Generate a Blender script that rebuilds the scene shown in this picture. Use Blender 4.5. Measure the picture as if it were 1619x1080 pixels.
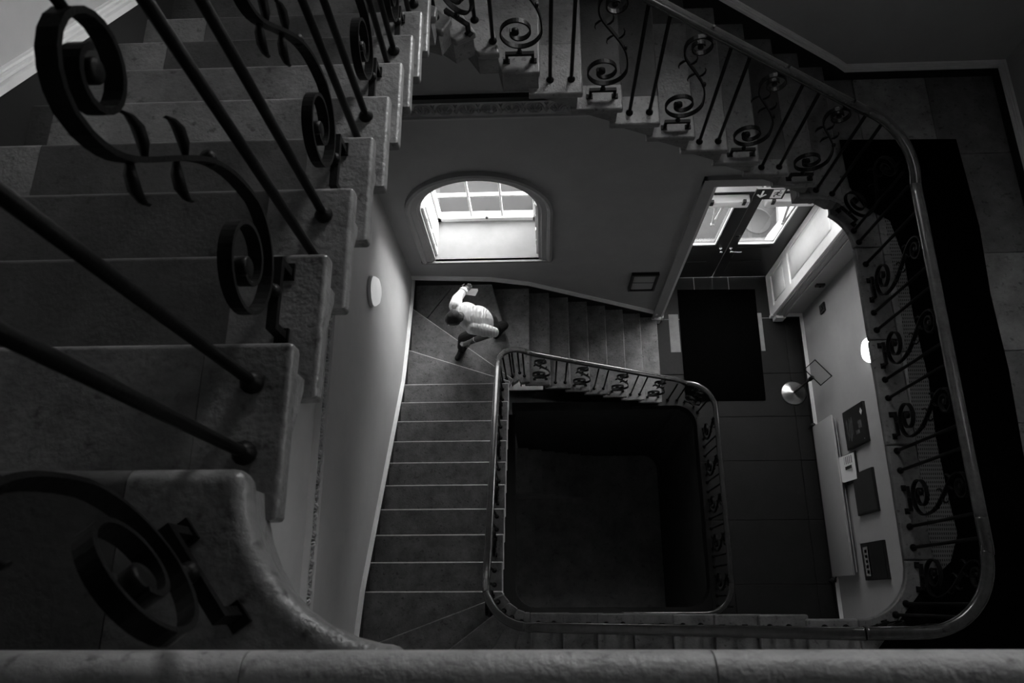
import bpy, bmesh, math, random
from mathutils import Vector, Matrix
random.seed(7)
S = bpy.context.scene
COL = S.collection
for o in list(bpy.data.objects):
    bpy.data.objects.remove(o)

# ------------------------------------------------------------------ camera
R_CAM = Vector((0.99922278, -0.00308396, -0.0392978))
U_CAM = Vector((0.0155945, 0.94652956, 0.32223998))
F_CAM = Vector((-0.03620276, 0.32260236, -0.945842))
CAM_Z = 11.387
cd = bpy.data.cameras.new('camera')
cam = bpy.data.objects.new('camera', cd)
COL.objects.link(cam)
M = Matrix.Identity(4)
for i in range(3):
    M[i][0] = R_CAM[i]; M[i][1] = U_CAM[i]; M[i][2] = -F_CAM[i]
M[2][3] = CAM_Z
cam.matrix_world = M
cd.sensor_width = 36.0
cd.lens = 1200.45 / 1619 * 36
cd.clip_start = 0.02
cd.dof.use_dof = True
cd.dof.focus_distance = 8.0
cd.dof.aperture_fstop = 8.0
S.camera = cam

# ------------------------------------------------------------------ light: overcast daylight through the windows and the door
world = bpy.data.worlds.new('overcast_sky')
S.world = world
world.use_nodes = True
bg = world.node_tree.nodes['Background']
bg.inputs[0].default_value = (1, 1, 1, 1)
bg.inputs[1].default_value = 4.0

def portal(name, loc, rot, sx, sy):
    l = bpy.data.lights.new(name, 'AREA')
    l.shape = 'RECTANGLE'; l.size = sx; l.size_y = sy
    l.cycles.is_portal = True
    o = bpy.data.objects.new(name, l)
    COL.objects.link(o)
    o.location = loc; o.rotation_euler = rot
    return o
portal('portal_window', (-0.665, 4.78, 3.4), (-math.pi/2, 0, 0), 1.34, 1.98)
portal('portal_window_high', (1.30, 4.78, 10.0), (-math.pi/2, 0, 0), 1.6, 3.0)
portal('portal_window_east', (4.44, 1.8, 10.3), (0, math.pi/2, 0), 1.9, 1.1)
portal('portal_door', (2.79, 4.97, 2.1), (-math.pi/2, 0, 0), 1.7, 4.1)
portal('portal_window_low', (-0.35, 4.86, -3.3), (-math.pi/2, 0, 0), 0.8, 1.3)

sl = bpy.data.lights.new('hazy_sun', 'SUN')
sl.energy = 6.5
sl.angle = math.radians(50)
so = bpy.data.objects.new('hazy_sun', sl)
COL.objects.link(so)
so.rotation_euler = Vector((-0.66, -0.62, -0.33)).to_track_quat('-Z', 'Y').to_euler()

S.view_settings.view_transform = 'Standard'
S.view_settings.look = 'None'
S.view_settings.gamma = 1.0
S.view_settings.use_curve_mapping = False
S.view_settings.exposure = 1.68
S.cycles.use_denoising = True
S.cycles.max_bounces = 8
S.cycles.diffuse_bounces = 4
S.cycles.sample_clamp_indirect = 4.0

# ------------------------------------------------------------------ constants of the place
r = 0.178
LZ = 33 * r            # first-floor landing
TZ = 58 * r            # top landing
XW = -1.74             # left wall
YB = 4.21              # back wall
YN = -1.60             # near wall
XR = 4.09              # right wall of the entrance hall
XRU = 3.88             # right wall of the upper storeys
BZ = -4.27             # basement floor
TOPZ = 14.0
gl = 0.28

# ------------------------------------------------------------------ materials
def mat(name, c, rough=0.6, scale=None, amt=0.3, pits=0.0, bump=0.0, metal=0.0, spec=0.3, scale2=None, coat=0.0, bscale=None):
    m = bpy.data.materials.new(name)
    m.use_nodes = True
    nt = m.node_tree
    b = nt.nodes['Principled BSDF']
    b.inputs['Roughness'].default_value = rough
    b.inputs['Metallic'].default_value = metal
    b.inputs['Specular IOR Level'].default_value = spec
    b.inputs['Coat Weight'].default_value = coat
    col = (c, c, c, 1)
    b.inputs['Base Color'].default_value = col
    m.diffuse_color = col
    if scale:
        geo = nt.nodes.new('ShaderNodeNewGeometry')
        n1 = nt.nodes.new('ShaderNodeTexNoise')
        n1.inputs['Scale'].default_value = scale
        n1.inputs['Detail'].default_value = 10
        n1.inputs['Roughness'].default_value = 0.72
        nt.links.new(geo.outputs['Position'], n1.inputs['Vector'])
        rp = nt.nodes.new('ShaderNodeValToRGB')
        rp.color_ramp.elements[0].position = 0.3
        rp.color_ramp.elements[1].position = 0.7
        lo, hi = c * (1 - amt), min(1, c * (1 + amt))
        rp.color_ramp.elements[0].color = (lo, lo, lo, 1)
        rp.color_ramp.elements[1].color = (hi, hi, hi, 1)
        nt.links.new(n1.outputs['Fac'], rp.inputs['Fac'])
        out = rp.outputs['Color']
        if pits > 0:
            n2 = nt.nodes.new('ShaderNodeTexNoise')
            n2.inputs['Scale'].default_value = scale2 or scale * 6
            n2.inputs['Detail'].default_value = 3
            nt.links.new(geo.outputs['Position'], n2.inputs['Vector'])
            r2 = nt.nodes.new('ShaderNodeValToRGB')
            r2.color_ramp.elements[0].position = 0.27
            r2.color_ramp.elements[1].position = 0.40
            d = 1 - pits
            r2.color_ramp.elements[0].color = (d, d, d, 1)
            r2.color_ramp.elements[1].color = (1, 1, 1, 1)
            nt.links.new(n2.outputs['Fac'], r2.inputs['Fac'])
            mx = nt.nodes.new('ShaderNodeMix'); mx.data_type = 'RGBA'; mx.blend_type = 'MULTIPLY'
            mx.inputs[0].default_value = 1.0
            nt.links.new(out, mx.inputs[6]); nt.links.new(r2.outputs['Color'], mx.inputs[7])
            out = mx.outputs[2]
        nt.links.new(out, b.inputs['Base Color'])
        if bump > 0:
            n3 = nt.nodes.new('ShaderNodeTexNoise')
            n3.inputs['Scale'].default_value = bscale or scale * 4
            n3.inputs['Detail'].default_value = 5
            nt.links.new(geo.outputs['Position'], n3.inputs['Vector'])
            bp = nt.nodes.new('ShaderNodeBump')
            bp.inputs['Strength'].default_value = bump
            bp.inputs['Distance'].default_value = 0.01
            nt.links.new(n3.outputs['Fac'], bp.inputs['Height'])
            nt.links.new(bp.outputs['Normal'], b.inputs['Normal'])
    return m

def emit(name, c, s, base=0.8):
    m = bpy.data.materials.new(name)
    m.use_nodes = True
    b = m.node_tree.nodes['Principled BSDF']
    b.inputs['Base Color'].default_value = (base, base, base, 1)
    b.inputs['Emission Color'].default_value = (c, c, c, 1)
    b.inputs['Emission Strength'].default_value = s
    b.inputs['Roughness'].default_value = 0.3
    return m

def glass(name):
    m = bpy.data.materials.new(name)
    m.use_nodes = True
    nt = m.node_tree
    nt.nodes.clear()
    out = nt.nodes.new('ShaderNodeOutputMaterial')
    mix = nt.nodes.new('ShaderNodeMixShader')
    tr = nt.nodes.new('ShaderNodeBsdfTransparent')
    tr.inputs[0].default_value = (0.93, 0.93, 0.93, 1)
    gs = nt.nodes.new('ShaderNodeBsdfGlossy')
    gs.inputs['Roughness'].default_value = 0.02
    mix.inputs[0].default_value = 0.07
    nt.links.new(tr.outputs[0], mix.inputs[1])
    nt.links.new(gs.outputs[0], mix.inputs[2])
    nt.links.new(mix.outputs[0], out.inputs[0])
    return m

MT = dict(
    plaster=mat('painted_plaster', 0.36, 0.7, 3.0, 0.06, bump=0.12, bscale=180),
    plaster_lit=mat('lit_painted_plaster', 0.42, 0.7, 3.0, 0.06, bump=0.12, bscale=180),  # lit copy of the wall plaster: window light put into the colour
    sill=mat('worn_painted_sill', 0.24, 0.5, 9, 0.06),
    white=mat('white_gloss_paint', 0.78, 0.3, 6.0, 0.08, spec=0.5),
    blackpaint=mat('black_skirting_paint', 0.012, 0.45, spec=0.3),
    stone=mat('worn_limestone', 0.14, 0.36, 6.0, 0.45, pits=0.6, scale2=30, bump=0.35, bscale=60, spec=0.5),
    stone_l=mat('pale_limestone', 0.17, 0.36, 6.0, 0.4, pits=0.6, scale2=34, bump=0.35, bscale=70, spec=0.5),
    stone_t=mat('pale_worn_landing_stone', 0.34, 0.45, 8.0, 0.3, pits=0.5, scale2=40, bump=0.3, bscale=90, spec=0.4),
    stone_r=mat('landing_limestone', 0.30, 0.5, 5.0, 0.4, pits=0.5, scale2=28, bump=0.3, bscale=70),
    stone_rd=mat('grey_landing_limestone', 0.19, 0.5, 5.0, 0.4, pits=0.5, scale2=28, bump=0.3, bscale=70),
    stone_d=mat('dark_slate_slab', 0.06, 0.55, 4.0, 0.4, pits=0.4, scale2=40, bump=0.2, bscale=70),
    stone_low=mat('lower_flight_limestone', 0.165, 0.36, 7.0, 0.5, pits=0.6, scale2=30, bump=0.3, bscale=60, spec=0.5),
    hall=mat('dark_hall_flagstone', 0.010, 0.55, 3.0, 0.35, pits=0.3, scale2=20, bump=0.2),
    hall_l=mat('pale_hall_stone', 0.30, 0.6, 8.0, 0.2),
    base=mat('basement_flagstone', 0.40, 0.6, 2.0, 0.4, pits=0.3),
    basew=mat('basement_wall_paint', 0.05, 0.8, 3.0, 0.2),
    iron=mat('black_wrought_iron', 0.005, 0.45, 30, 0.4, spec=0.12, bump=0.1),
    wood=mat('polished_mahogany_rail', 0.030, 0.22, 14, 0.35, spec=0.5, coat=0.5),
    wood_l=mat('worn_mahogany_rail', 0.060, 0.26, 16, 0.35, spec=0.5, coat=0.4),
    mat=mat('black_coir_matting', 0.003, 1.0, 90, 0.5, bump=0.5, spec=0.0),
    door=mat('black_door_paint', 0.02, 0.35, spec=0.4),
    steel=mat('brushed_steel', 0.55, 0.28, 40, 0.1, metal=1.0),
    chrome=mat('polished_metal', 0.7, 0.2, metal=1.0),
    alu=mat('silver_closer_case', 0.62, 0.4, spec=0.5),
    black=mat('black_plastic', 0.015, 0.4),
    paper=mat('white_paper', 0.75, 0.8),
    panelw=mat('painted_radiator_cover', 0.36, 0.5, 3.0, 0.05),
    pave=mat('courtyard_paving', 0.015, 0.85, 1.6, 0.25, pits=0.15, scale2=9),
    pave_sun=mat('courtyard_sun_patch', 0.2, 0.85, 3, 0.15),  # sunlight patch outside the door, painted as lighter paving
    lens=emit('lit_lamp_glass', 1.0, 3.0),
    lens_off=emit('opal_lamp_glass', 1.0, 0.12, 0.85),
    glass=glass('window_glass'),
    shirt=mat('white_cotton_shirt', 0.80, 0.8, 12, 0.06, bump=0.0),
    trousers=mat('black_trousers', 0.012, 0.85),
    shoe=mat('black_shoe_leather', 0.012, 0.3),
    skin=mat('skin', 0.11, 0.5, 20, 0.1),
    hair=mat('dark_hair', 0.025, 0.5, 60, 0.5, bump=0.6, bscale=160),
    print_d=mat('dark_poster_print', 0.02, 0.35, 9, 0.3),
    print_m=mat('grey_poster_print', 0.10, 0.5, 25, 0.5),
    print_l=mat('pale_poster_print', 0.30, 0.6, 30, 0.5),
    nose_glint=mat('nosing_highlight', 0.42, 0.30, 14, 0.25, spec=0.5),  # window highlight along the nosings, painted as a paler bevel
    print_g=mat('slate_board_face', 0.035, 0.5, 5, 0.2),
    signw=mat('white_sign_ink', 0.85, 0.6),
    lead=mat('grey_lead_box', 0.03, 0.5),
)

# shirt folds
def add_wave(m, scale, strength):
    nt = m.node_tree
    b = nt.nodes['Principled BSDF']
    geo = nt.nodes.new('ShaderNodeNewGeometry')
    w = nt.nodes.new('ShaderNodeTexWave')
    w.inputs['Scale'].default_value = scale
    w.inputs['Distortion'].default_value = 5
    w.inputs['Detail'].default_value = 2
    nt.links.new(geo.outputs['Position'], w.inputs['Vector'])
    bp = nt.nodes.new('ShaderNodeBump')
    bp.inputs['Strength'].default_value = strength
    bp.inputs['Distance'].default_value = 0.02
    nt.links.new(w.outputs['Fac'], bp.inputs['Height'])
    nt.links.new(bp.outputs['Normal'], b.inputs['Normal'])
add_wave(MT['shirt'], 9.0, 0.35)

def woven_mat():
    m = bpy.data.materials.new('woven_ribbed_carpet')
    m.use_nodes = True
    nt = m.node_tree
    b = nt.nodes['Principled BSDF']
    b.inputs['Roughness'].default_value = 0.95
    geo = nt.nodes.new('ShaderNodeNewGeometry')
    mp = nt.nodes.new('ShaderNodeMapping')
    mp.inputs['Scale'].default_value = (62, 34, 1)
    nt.links.new(geo.outputs['Position'], mp.inputs['Vector'])
    br = nt.nodes.new('ShaderNodeTexBrick')
    br.inputs['Color1'].default_value = (0.03, 0.03, 0.03, 1)
    br.inputs['Color2'].default_value = (0.02, 0.02, 0.02, 1)
    br.inputs['Mortar'].default_value = (0.17, 0.17, 0.17, 1)
    br.inputs['Scale'].default_value = 1.0
    br.inputs['Mortar Size'].default_value = 0.24
    br.inputs['Brick Width'].default_value = 0.9
    br.inputs['Row Height'].default_value = 1.0
    nt.links.new(mp.outputs[0], br.inputs['Vector'])
    nt.links.new(br.outputs['Color'], b.inputs['Base Color'])
    return m
MT['woven'] = woven_mat()

# ------------------------------------------------------------------ mesh helpers
class MB:
    def __init__(s):
        s.v = []; s.f = []; s.sm = []
    def add(s, vs, fs, smooth=False):
        o = len(s.v)
        s.v += [tuple(v) for v in vs]
        s.f += [[i + o for i in f] for f in fs]
        s.sm += [smooth] * len(fs)
        return s
    def box(s, a, b):
        x0, y0, z0 = [min(p, q) for p, q in zip(a, b)]
        x1, y1, z1 = [max(p, q) for p, q in zip(a, b)]
        vs = [(x0,y0,z0),(x1,y0,z0),(x1,y1,z0),(x0,y1,z0),(x0,y0,z1),(x1,y0,z1),(x1,y1,z1),(x0,y1,z1)]
        return s.add(vs, [(3,2,1,0),(4,5,6,7),(0,1,5,4),(1,2,6,5),(2,3,7,6),(3,0,4,7)])
    def prism(s, loop, off):
        """loop: 3D points; off: extrusion vector"""
        n = len(loop)
        off = Vector(off)
        vs = [Vector(p) for p in loop] + [Vector(p) + off for p in loop]
        fs = [list(range(n))[::-1], list(range(n, 2 * n))]
        for i in range(n):
            j = (i + 1) % n
            fs.append((i, j, j + n, i + n))
        return s.add(vs, fs)
    def sweep(s, path, prof, up=(0, 0, 1), closed=False, caps=True, smooth=True, side=None, taper=None):
        """prof: list of (a,b): a along side, b along up'. side: fixed side vector."""
        P = [Vector(p) for p in path]
        n = len(P); k = len(prof)
        vs = []
        for i, p in enumerate(P):
            if closed:
                t = P[(i + 1) % n] - P[i - 1]
            else:
                t = P[min(i + 1, n - 1)] - P[max(i - 1, 0)]
            t.normalize()
            if side is not None:
                sd = Vector(side)
                u = sd.cross(t)
            else:
                sd = t.cross(Vector(up))
                if sd.length < 1e-4: sd = Vector((1, 0, 0))
                sd.normalize()
                u = sd.cross(t)
            q = taper(i / (n - 1)) if taper else 1.0
            for a, b in prof:
                vs.append(p + sd * a * q + u * b * q)
        fs = []
        m = n if closed else n - 1
        for i in range(m):
            i2 = (i + 1) % n
            for j in range(k):
                j2 = (j + 1) % k
                fs.append((i * k + j, i * k + j2, i2 * k + j2, i2 * k + j))
        s.add(vs, fs, smooth)
        if caps and not closed:
            o = len(s.v) - n * k
            s.f.append([o + j for j in range(k)][::-1]); s.sm.append(False)
            s.f.append([o + (n - 1) * k + j for j in range(k)]); s.sm.append(False)
        return s
    def tube(s, path, rad, k=8, **kw):
        pr = [(rad * math.cos(2 * math.pi * j / k), rad * math.sin(2 * math.pi * j / k)) for j in range(k)]
        return s.sweep(path, pr, **kw)
    def lathe(s, prof, c=(0, 0, 0), axis='Z', n=24, smooth=True):
        """prof: list of (radius, height)"""
        c = Vector(c)
        vs = []
        for rr, h in prof:
            for j in range(n):
                a = 2 * math.pi * j / n
                p, q = rr * math.cos(a), rr * math.sin(a)
                vs.append(c + Vector({'Z': (p, q, h), 'X': (h, p, q), 'Y': (q, h, p)}[axis]))
        fs = []
        for i in range(len(prof) - 1):
            for j in range(n):
                j2 = (j + 1) % n
                fs.append((i * n + j, i * n + j2, (i + 1) * n + j2, (i + 1) * n + j))
        s.add(vs, fs, smooth)
        o = len(s.v) - len(prof) * n
        if prof[0][0] > 1e-5:
            s.f.append([o + j for j in range(n)][::-1]); s.sm.append(False)
        if prof[-1][0] > 1e-5:
            s.f.append([o + (len(prof) - 1) * n + j for j in range(n)]); s.sm.append(False)
        return s
    def mesh(s, name, m):
        me = bpy.data.meshes.new(name)
        me.from_pydata(s.v, [], s.f)
        me.polygons.foreach_set('use_smooth', s.sm)
        me.materials.append(MT[m] if isinstance(m, str) else m)
        bm = bmesh.new(); bm.from_mesh(me)
        bmesh.ops.remove_doubles(bm, verts=bm.verts, dist=1e-6)
        bmesh.ops.recalc_face_normals(bm, faces=bm.faces)
        bm.to_mesh(me); bm.free()
        return me
    def build(s, name, m, parent=None):
        return link(name, s.mesh(name, m), parent)

def link(name, data, parent=None):
    o = bpy.data.objects.new(name, data)
    COL.objects.link(o)
    if parent is not None:
        o.parent = parent
        o.matrix_parent_inverse = Matrix.Translation(-parent.location) if parent.type == 'EMPTY' and parent.get('flat') else Matrix.Identity(4)
    return o

def bevel_mesh(me, w=0.01, seg=2, ang=0.5, pred=None, slot=-1):
    bm = bmesh.new(); bm.from_mesh(me)
    es = [e for e in bm.edges if len(e.link_faces) == 2 and e.calc_face_angle(0) > ang]
    if pred: es = [e for e in es if pred((e.verts[0].co + e.verts[1].co) / 2)]
    bmesh.ops.bevel(bm, geom=es, offset=w, segments=seg, profile=0.5, affect='EDGES', clamp_overlap=True, material=slot)
    for f in bm.faces: f.smooth = True
    bm.to_mesh(me); bm.free()
    me.set_sharp_from_angle(angle=0.9)
    return me

def tag(o, label, cat=None, group=None, kind=None):
    o['label'] = label
    if cat: o['category'] = cat
    if group: o['group'] = group
    if kind: o['kind'] = kind
    return o

def empty(name, loc, label, cat, group=None, kind=None):
    """Empty at a thing's base; children may be given in world coordinates"""
    o = bpy.data.objects.new(name, None)
    COL.objects.link(o)
    o.location = loc
    o.empty_display_size = 0.1
    o['flat'] = 1
    return tag(o, label, cat, group, kind)

def boolean_cut(o, cutters):
    dg = bpy.context.evaluated_depsgraph_get
    for c in cutters:
        md = o.modifiers.new('cut', 'BOOLEAN')
        md.operation = 'DIFFERENCE'; md.solver = 'EXACT'; md.object = c
        d = dg(); d.update()
        me = bpy.data.meshes.new_from_object(o.evaluated_get(d))
        o.modifiers.clear()
        o.data = me
        bpy.data.objects.remove(c)
    return o

def arc(cx, cy, rad, a0, a1, n=8):
    return [(cx + rad * math.cos(math.radians(a0 + (a1 - a0) * i / n)), cy + rad * math.sin(math.radians(a0 + (a1 - a0) * i / n))) for i in range(n + 1)]

def extrude_poly(poly, z0, z1):
    return MB().prism([(x, y, z0) for x, y in poly], (0, 0, z1 - z0))

def wn(o):
    m = o.modifiers.new('weighted', 'WEIGHTED_NORMAL')
    m.keep_sharp = True
    return o

def slab(poly, ztop, thick, m, parent, name='tread_slab', bev=0.014, seg=2, pred=None, nosed=False):
    me = extrude_poly(poly, ztop - thick, ztop).mesh(name, m)
    nose = 'nose_glint' if nosed else None
    if nose: me.materials.append(MT[nose])  # second slot carries the painted highlight on the bevels
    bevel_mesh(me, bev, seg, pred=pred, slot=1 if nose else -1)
    return wn(link(name, me, parent))

# ------------------------------------------------------------------ the shell
def simple_wall(name, a, b, label, m='plaster'):
    o = MB().box(a, b).build(name, m)
    return tag(o, label, 'wall', kind='structure')

simple_wall('wall_left', (XW - 0.4, YN - 0.4, BZ), (XW, YB + 0.8, TOPZ), 'plaster stairwell wall, lightened for window light, beside the left flights', 'plaster_lit')
simple_wall('wall_near', (XW, YN - 0.4, BZ), (XR + 0.4, YN, TOPZ), 'plaster stairwell wall behind the top landing')
simple_wall('wall_right', (XR, YN, BZ), (XR + 0.4, YB + 0.8, LZ - 0.22), 'pale plaster hall wall hung with framed boards')
simple_wall('wall_right_upper', (XRU, YN, LZ - 0.01), (XR + 0.4, YB + 0.8, TOPZ), 'grey plaster wall beside the right landing')
tag(MB().box((XW - 0.4, YN - 0.4, TOPZ), (XR + 0.4, YB + 0.8, TOPZ + 0.3)).build('ceiling', 'plaster'), 'plain plaster ceiling over the stairwell', 'ceiling', kind='structure')

def arch_poly(x0, x1, z0, zs, n=20):
    c = (x0 + x1) / 2; R = (x1 - x0) / 2
    pts = [(x0, z0), (x1, z0), (x1, zs)]
    for i in range(1, n):
        a = math.pi * i / n
        pts.append((c + R * math.cos(a), zs + R * math.sin(a)))
    pts.append((x0, zs))
    return pts

wb = MB().box((XW - 0.01, YB, BZ), (XR + 0.02, YB + 0.8, TOPZ)).build('wall_back', 'plaster')
tag(wb, 'tall plaster wall with the arched window and the door opening', 'wall', kind='structure')
WX0, WX1, WZ0, WZS = -1.34, 0.01, 2.40, 3.685
HX0, HX1, HZ0, HZS = 0.50, 2.10, 8.5, 10.6
def cutter(poly, y0=YB - 0.3, y1=YB + 1.2):
    return MB().prism([(x, y0, z) for x, z in poly], (0, y1 - y0, 0)).build('cutter', 'plaster')
boolean_cut(wb, [
    cutter(arch_poly(WX0, WX1, WZ0, WZS)),
    cutter(arch_poly(HX0, HX1, HZ0, HZS)),
    cutter([(1.90, -0.001), (3.69, -0.001), (3.69, 4.18), (1.90, 4.18)]),
    cutter([(-0.75, -4.05), (0.06, -4.05), (0.06, -2.6), (-0.75, -2.6)]),
])
for p in wb.data.polygons: p.use_smooth = False

wru = bpy.data.objects['wall_right_upper']
boolean_cut(wru, [MB().prism([(3.5, 1.8 + x, z) for x, z in arch_poly(-0.5, 0.5, 9.35, 10.65)], (1.5, 0, 0)).build('cutter', 'plaster')])
for p in wru.data.polygons: p.use_smooth = False
# outside ground
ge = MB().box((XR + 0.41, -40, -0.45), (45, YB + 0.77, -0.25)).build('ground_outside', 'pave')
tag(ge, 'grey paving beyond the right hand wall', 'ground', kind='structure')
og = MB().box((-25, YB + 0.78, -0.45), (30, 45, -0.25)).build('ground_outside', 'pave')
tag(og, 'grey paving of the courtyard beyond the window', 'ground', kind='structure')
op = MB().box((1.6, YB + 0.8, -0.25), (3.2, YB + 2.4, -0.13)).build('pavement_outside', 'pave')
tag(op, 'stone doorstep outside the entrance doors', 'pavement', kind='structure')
op2 = MB().prism([(3.55, YB + 0.8, -0.25), (6.0, YB + 0.8, -0.25), (6.0, YB + 4, -0.25), (4.45, YB + 4, -0.25), (4.05, 6.3, -0.25), (4.02, 5.98, -0.25), (3.80, 5.72, -0.25)], (0, 0, 0.13)).build('pavement_outside', 'pave_sun')  # slab outlines the painted patch of sunlight
tag(op2, 'painted sunlight patch on the paving outside the right door leaf', 'pavement', kind='structure')

mh = empty('manhole_cover', (3.70, 6.05, -0.25), 'round cover set in the paving outside the right door pane', 'manhole cover')
MB().lathe([(0.24, 0), (0.24, 0.006), (0.225, 0.006), (0.222, 0.002), (0.001, 0.002)], (3.70, 6.05, -0.25), 'Z', 28).build('cover', 'pave', mh)
MB().lathe([(0.25, 0), (0.25, 0.004), (0.243, 0.004), (0.243, 0)], (3.70, 6.05, -0.25), 'Z', 28).build('rim', 'lead', mh)
# hall floor with the rounded well opening
def rrect(x0, y0, x1, y1, rad):
    """rads: (near-left, near-right, far-right, far-left)"""
    a, b, c, d = rad
    p = []
    p += arc(x0 + a, y0 + a, a, 180, 270)
    p += arc(x1 - b, y0 + b, b, 270, 360)
    p += arc(x1 - c, y1 - c, c, 0, 90)
    p += arc(x0 + d, y1 - d, d, 90, 180)
    return p
WLX0, WLX1, WLY0, WLY1 = -0.395, 2.36, -0.10, 2.814
well_low = rrect(WLX0, WLY0, WLX1, WLY1, (0.28, 0.3, 0.3, 0.19))
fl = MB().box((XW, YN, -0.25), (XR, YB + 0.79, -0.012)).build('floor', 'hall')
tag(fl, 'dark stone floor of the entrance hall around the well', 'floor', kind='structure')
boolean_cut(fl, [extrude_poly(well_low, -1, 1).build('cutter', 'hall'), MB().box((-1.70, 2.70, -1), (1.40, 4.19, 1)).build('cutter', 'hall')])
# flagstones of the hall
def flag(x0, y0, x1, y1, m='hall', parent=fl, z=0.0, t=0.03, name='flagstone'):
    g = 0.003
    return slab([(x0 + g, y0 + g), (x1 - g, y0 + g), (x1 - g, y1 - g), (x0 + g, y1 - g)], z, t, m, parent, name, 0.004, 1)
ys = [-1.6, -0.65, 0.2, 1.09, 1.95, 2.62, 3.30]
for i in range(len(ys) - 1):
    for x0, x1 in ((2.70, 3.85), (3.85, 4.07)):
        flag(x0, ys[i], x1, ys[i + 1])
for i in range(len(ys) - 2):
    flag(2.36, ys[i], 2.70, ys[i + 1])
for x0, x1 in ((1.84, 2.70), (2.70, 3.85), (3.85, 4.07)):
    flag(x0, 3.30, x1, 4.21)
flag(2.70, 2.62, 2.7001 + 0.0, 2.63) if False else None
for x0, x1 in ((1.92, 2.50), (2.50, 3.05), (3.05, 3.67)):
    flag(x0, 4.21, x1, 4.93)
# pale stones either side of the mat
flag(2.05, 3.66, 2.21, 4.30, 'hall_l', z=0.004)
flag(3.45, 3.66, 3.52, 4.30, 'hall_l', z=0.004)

# basement
tag(MB().box((XW, YN, BZ - 0.2), (XR, YB, BZ)).build('floor_basement', 'base'), 'dim stone floor at the bottom of the well', 'floor', kind='structure')
bw = MB()
cpts = [(2.36, -1.6)] + arc(2.36 - 0.3, 2.814 - 0.3, 0.3, 0, 90) + [(-0.45, 2.814)]
out = [(-0.45, 2.95), (2.55, 2.95), (2.55, -1.6)]
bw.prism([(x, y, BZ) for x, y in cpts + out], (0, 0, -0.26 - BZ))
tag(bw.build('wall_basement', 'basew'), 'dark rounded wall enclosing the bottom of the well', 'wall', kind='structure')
bst = empty('stone_staircase', (0.3, 2.4, BZ), 'short dim stone flight at the bottom of the well', 'staircase')
for i in range(6):
    MB().box((-0.5, 1.95, BZ + 0.17 * i), (1.05 - 0.26 * i, 2.80, BZ + 0.17 * (i + 1))).build('step', 'base', bst)

# ------------------------------------------------------------------ skirting: black board with white moulded cap
def skirting(name, pts, normal, label, cap=0.07, h=0.2, base_drop=0.35, t=0.022):
    """pts: floor-line points along a wall; normal: into the room"""
    n = Vector(normal)
    P = [Vector(p) for p in pts]
    m = MB()
    for a, b in zip(P[:-1], P[1:]):
        m.prism([a - Vector((0, 0, base_drop)), b - Vector((0, 0, base_drop)), b + Vector((0, 0, h)), a + Vector((0, 0, h))], n * t)
    o = m.build(name, 'blackpaint')
    tag(o, label, 'skirting', kind='structure')
    c = MB()
    prof = [(0, 0), (0.038, 0), (0.038, cap * 0.40), (0.020, cap * 0.45), (0.020, cap * 0.52), (0.030, cap * 0.55), (0.030, cap * 0.70), (0.014, cap * 0.75), (0.014, cap * 0.82), (0.022, cap * 0.85), (0.020, cap * 0.97), (0, cap)]
    k = len(prof)
    vs = []
    for p in P:
        for a, b in prof:
            vs.append(p + n * a + Vector((0, 0, h + b)))
    fs = []
    for i in range(len(P) - 1):
        for j in range(k):
            j2 = (j + 1) % k
            fs.append((i * k + j, i * k + j2, (i + 1) * k + j2, (i + 1) * k + j))
    fs.append(list(range(k))); fs.append([(len(P) - 1) * k + j for j in range(k)])
    c.add(vs, fs)
    co = c.build('moulded_cap', 'white', o)
    return o

# stair numbering
def yl_u(n): return 0.212 + (57 - n) * gl      # upper left flight nosing Y
def xf_u(n): return 2.386 - (n - 34) * 0.262   # upper far flight nosing X
def yfe(n): return 2.92 + (43 - n) * 0.0075   # well edge of the far upper flight
def yl_l(n): return 0.084 + (21 - n) * gl
def xf_l(n): return 1.836 - (n - 1) * 0.282
def xn_l(n): return -0.117 + (n - 26) * 0.269

# upper skirtings
skirting('baseboard_left_upper', [(XW, -0.25, TZ), (XW, -0.02, TZ), (XW, yl_u(48), 48 * r), (XW, 3.35, 47.2 * r), (XW, YB, 46 * r)], (1, 0, 0), 'black skirting with white cap up the top left flight', h=0.09, cap=0.068)
skirting('baseboard_back_upper', [(XW, YB, 45.6 * r), (-0.45, YB, 44 * r), (xf_u(43), YB, 43 * r), (xf_u(34) + 0.1, YB, LZ + 0.08), (xf_u(34) + 0.2, YB, LZ), (XRU, YB, LZ)], (0, -1, 0), 'black skirting with grey cap along the far upper flight', h=0.12, cap=0.06)
skirting('baseboard_right_upper', [(XRU, YB, LZ), (XRU, YN, LZ)], (-1, 0, 0), 'black skirting with grey cap along the right landing', h=0.12, cap=0.06)
skirting('baseboard_left', [(XW, -1.07, 23 * r), (XW, -0.44, 22 * r), (XW, yl_l(21), 21 * r), (XW, yl_l(12), 12 * r), (XW, 3.13, 11 * r), (XW, 3.79, 10 * r), (XW, YB, 9 * r + 0.1)], (1, 0, 0), 'white capped skirting down the lower left flight', h=0.08, cap=0.05)
skirting('baseboard_back', [(XW, YB, 9 * r + 0.1), (-0.66, YB, 9 * r), (xf_l(8), YB, 8 * r), (xf_l(1), YB, r), (1.80, YB, r - 0.03)], (0, -1, 0), 'white capped skirting below the arched window', h=0.13, cap=0.07)
skirting('baseboard_right', [(XR, YB, 0), (XR, YN, 0)], (-1, 0, 0), 'white capped skirting along the hall wall', h=0.14, cap=0.05, base_drop=0)
skirting('baseboard_back_hall', [(3.82, YB, 0), (XR, YB, 0)], (0, -1, 0), 'short skirting beside the panelled door reveal', h=0.14, cap=0.05, base_drop=0)

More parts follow.
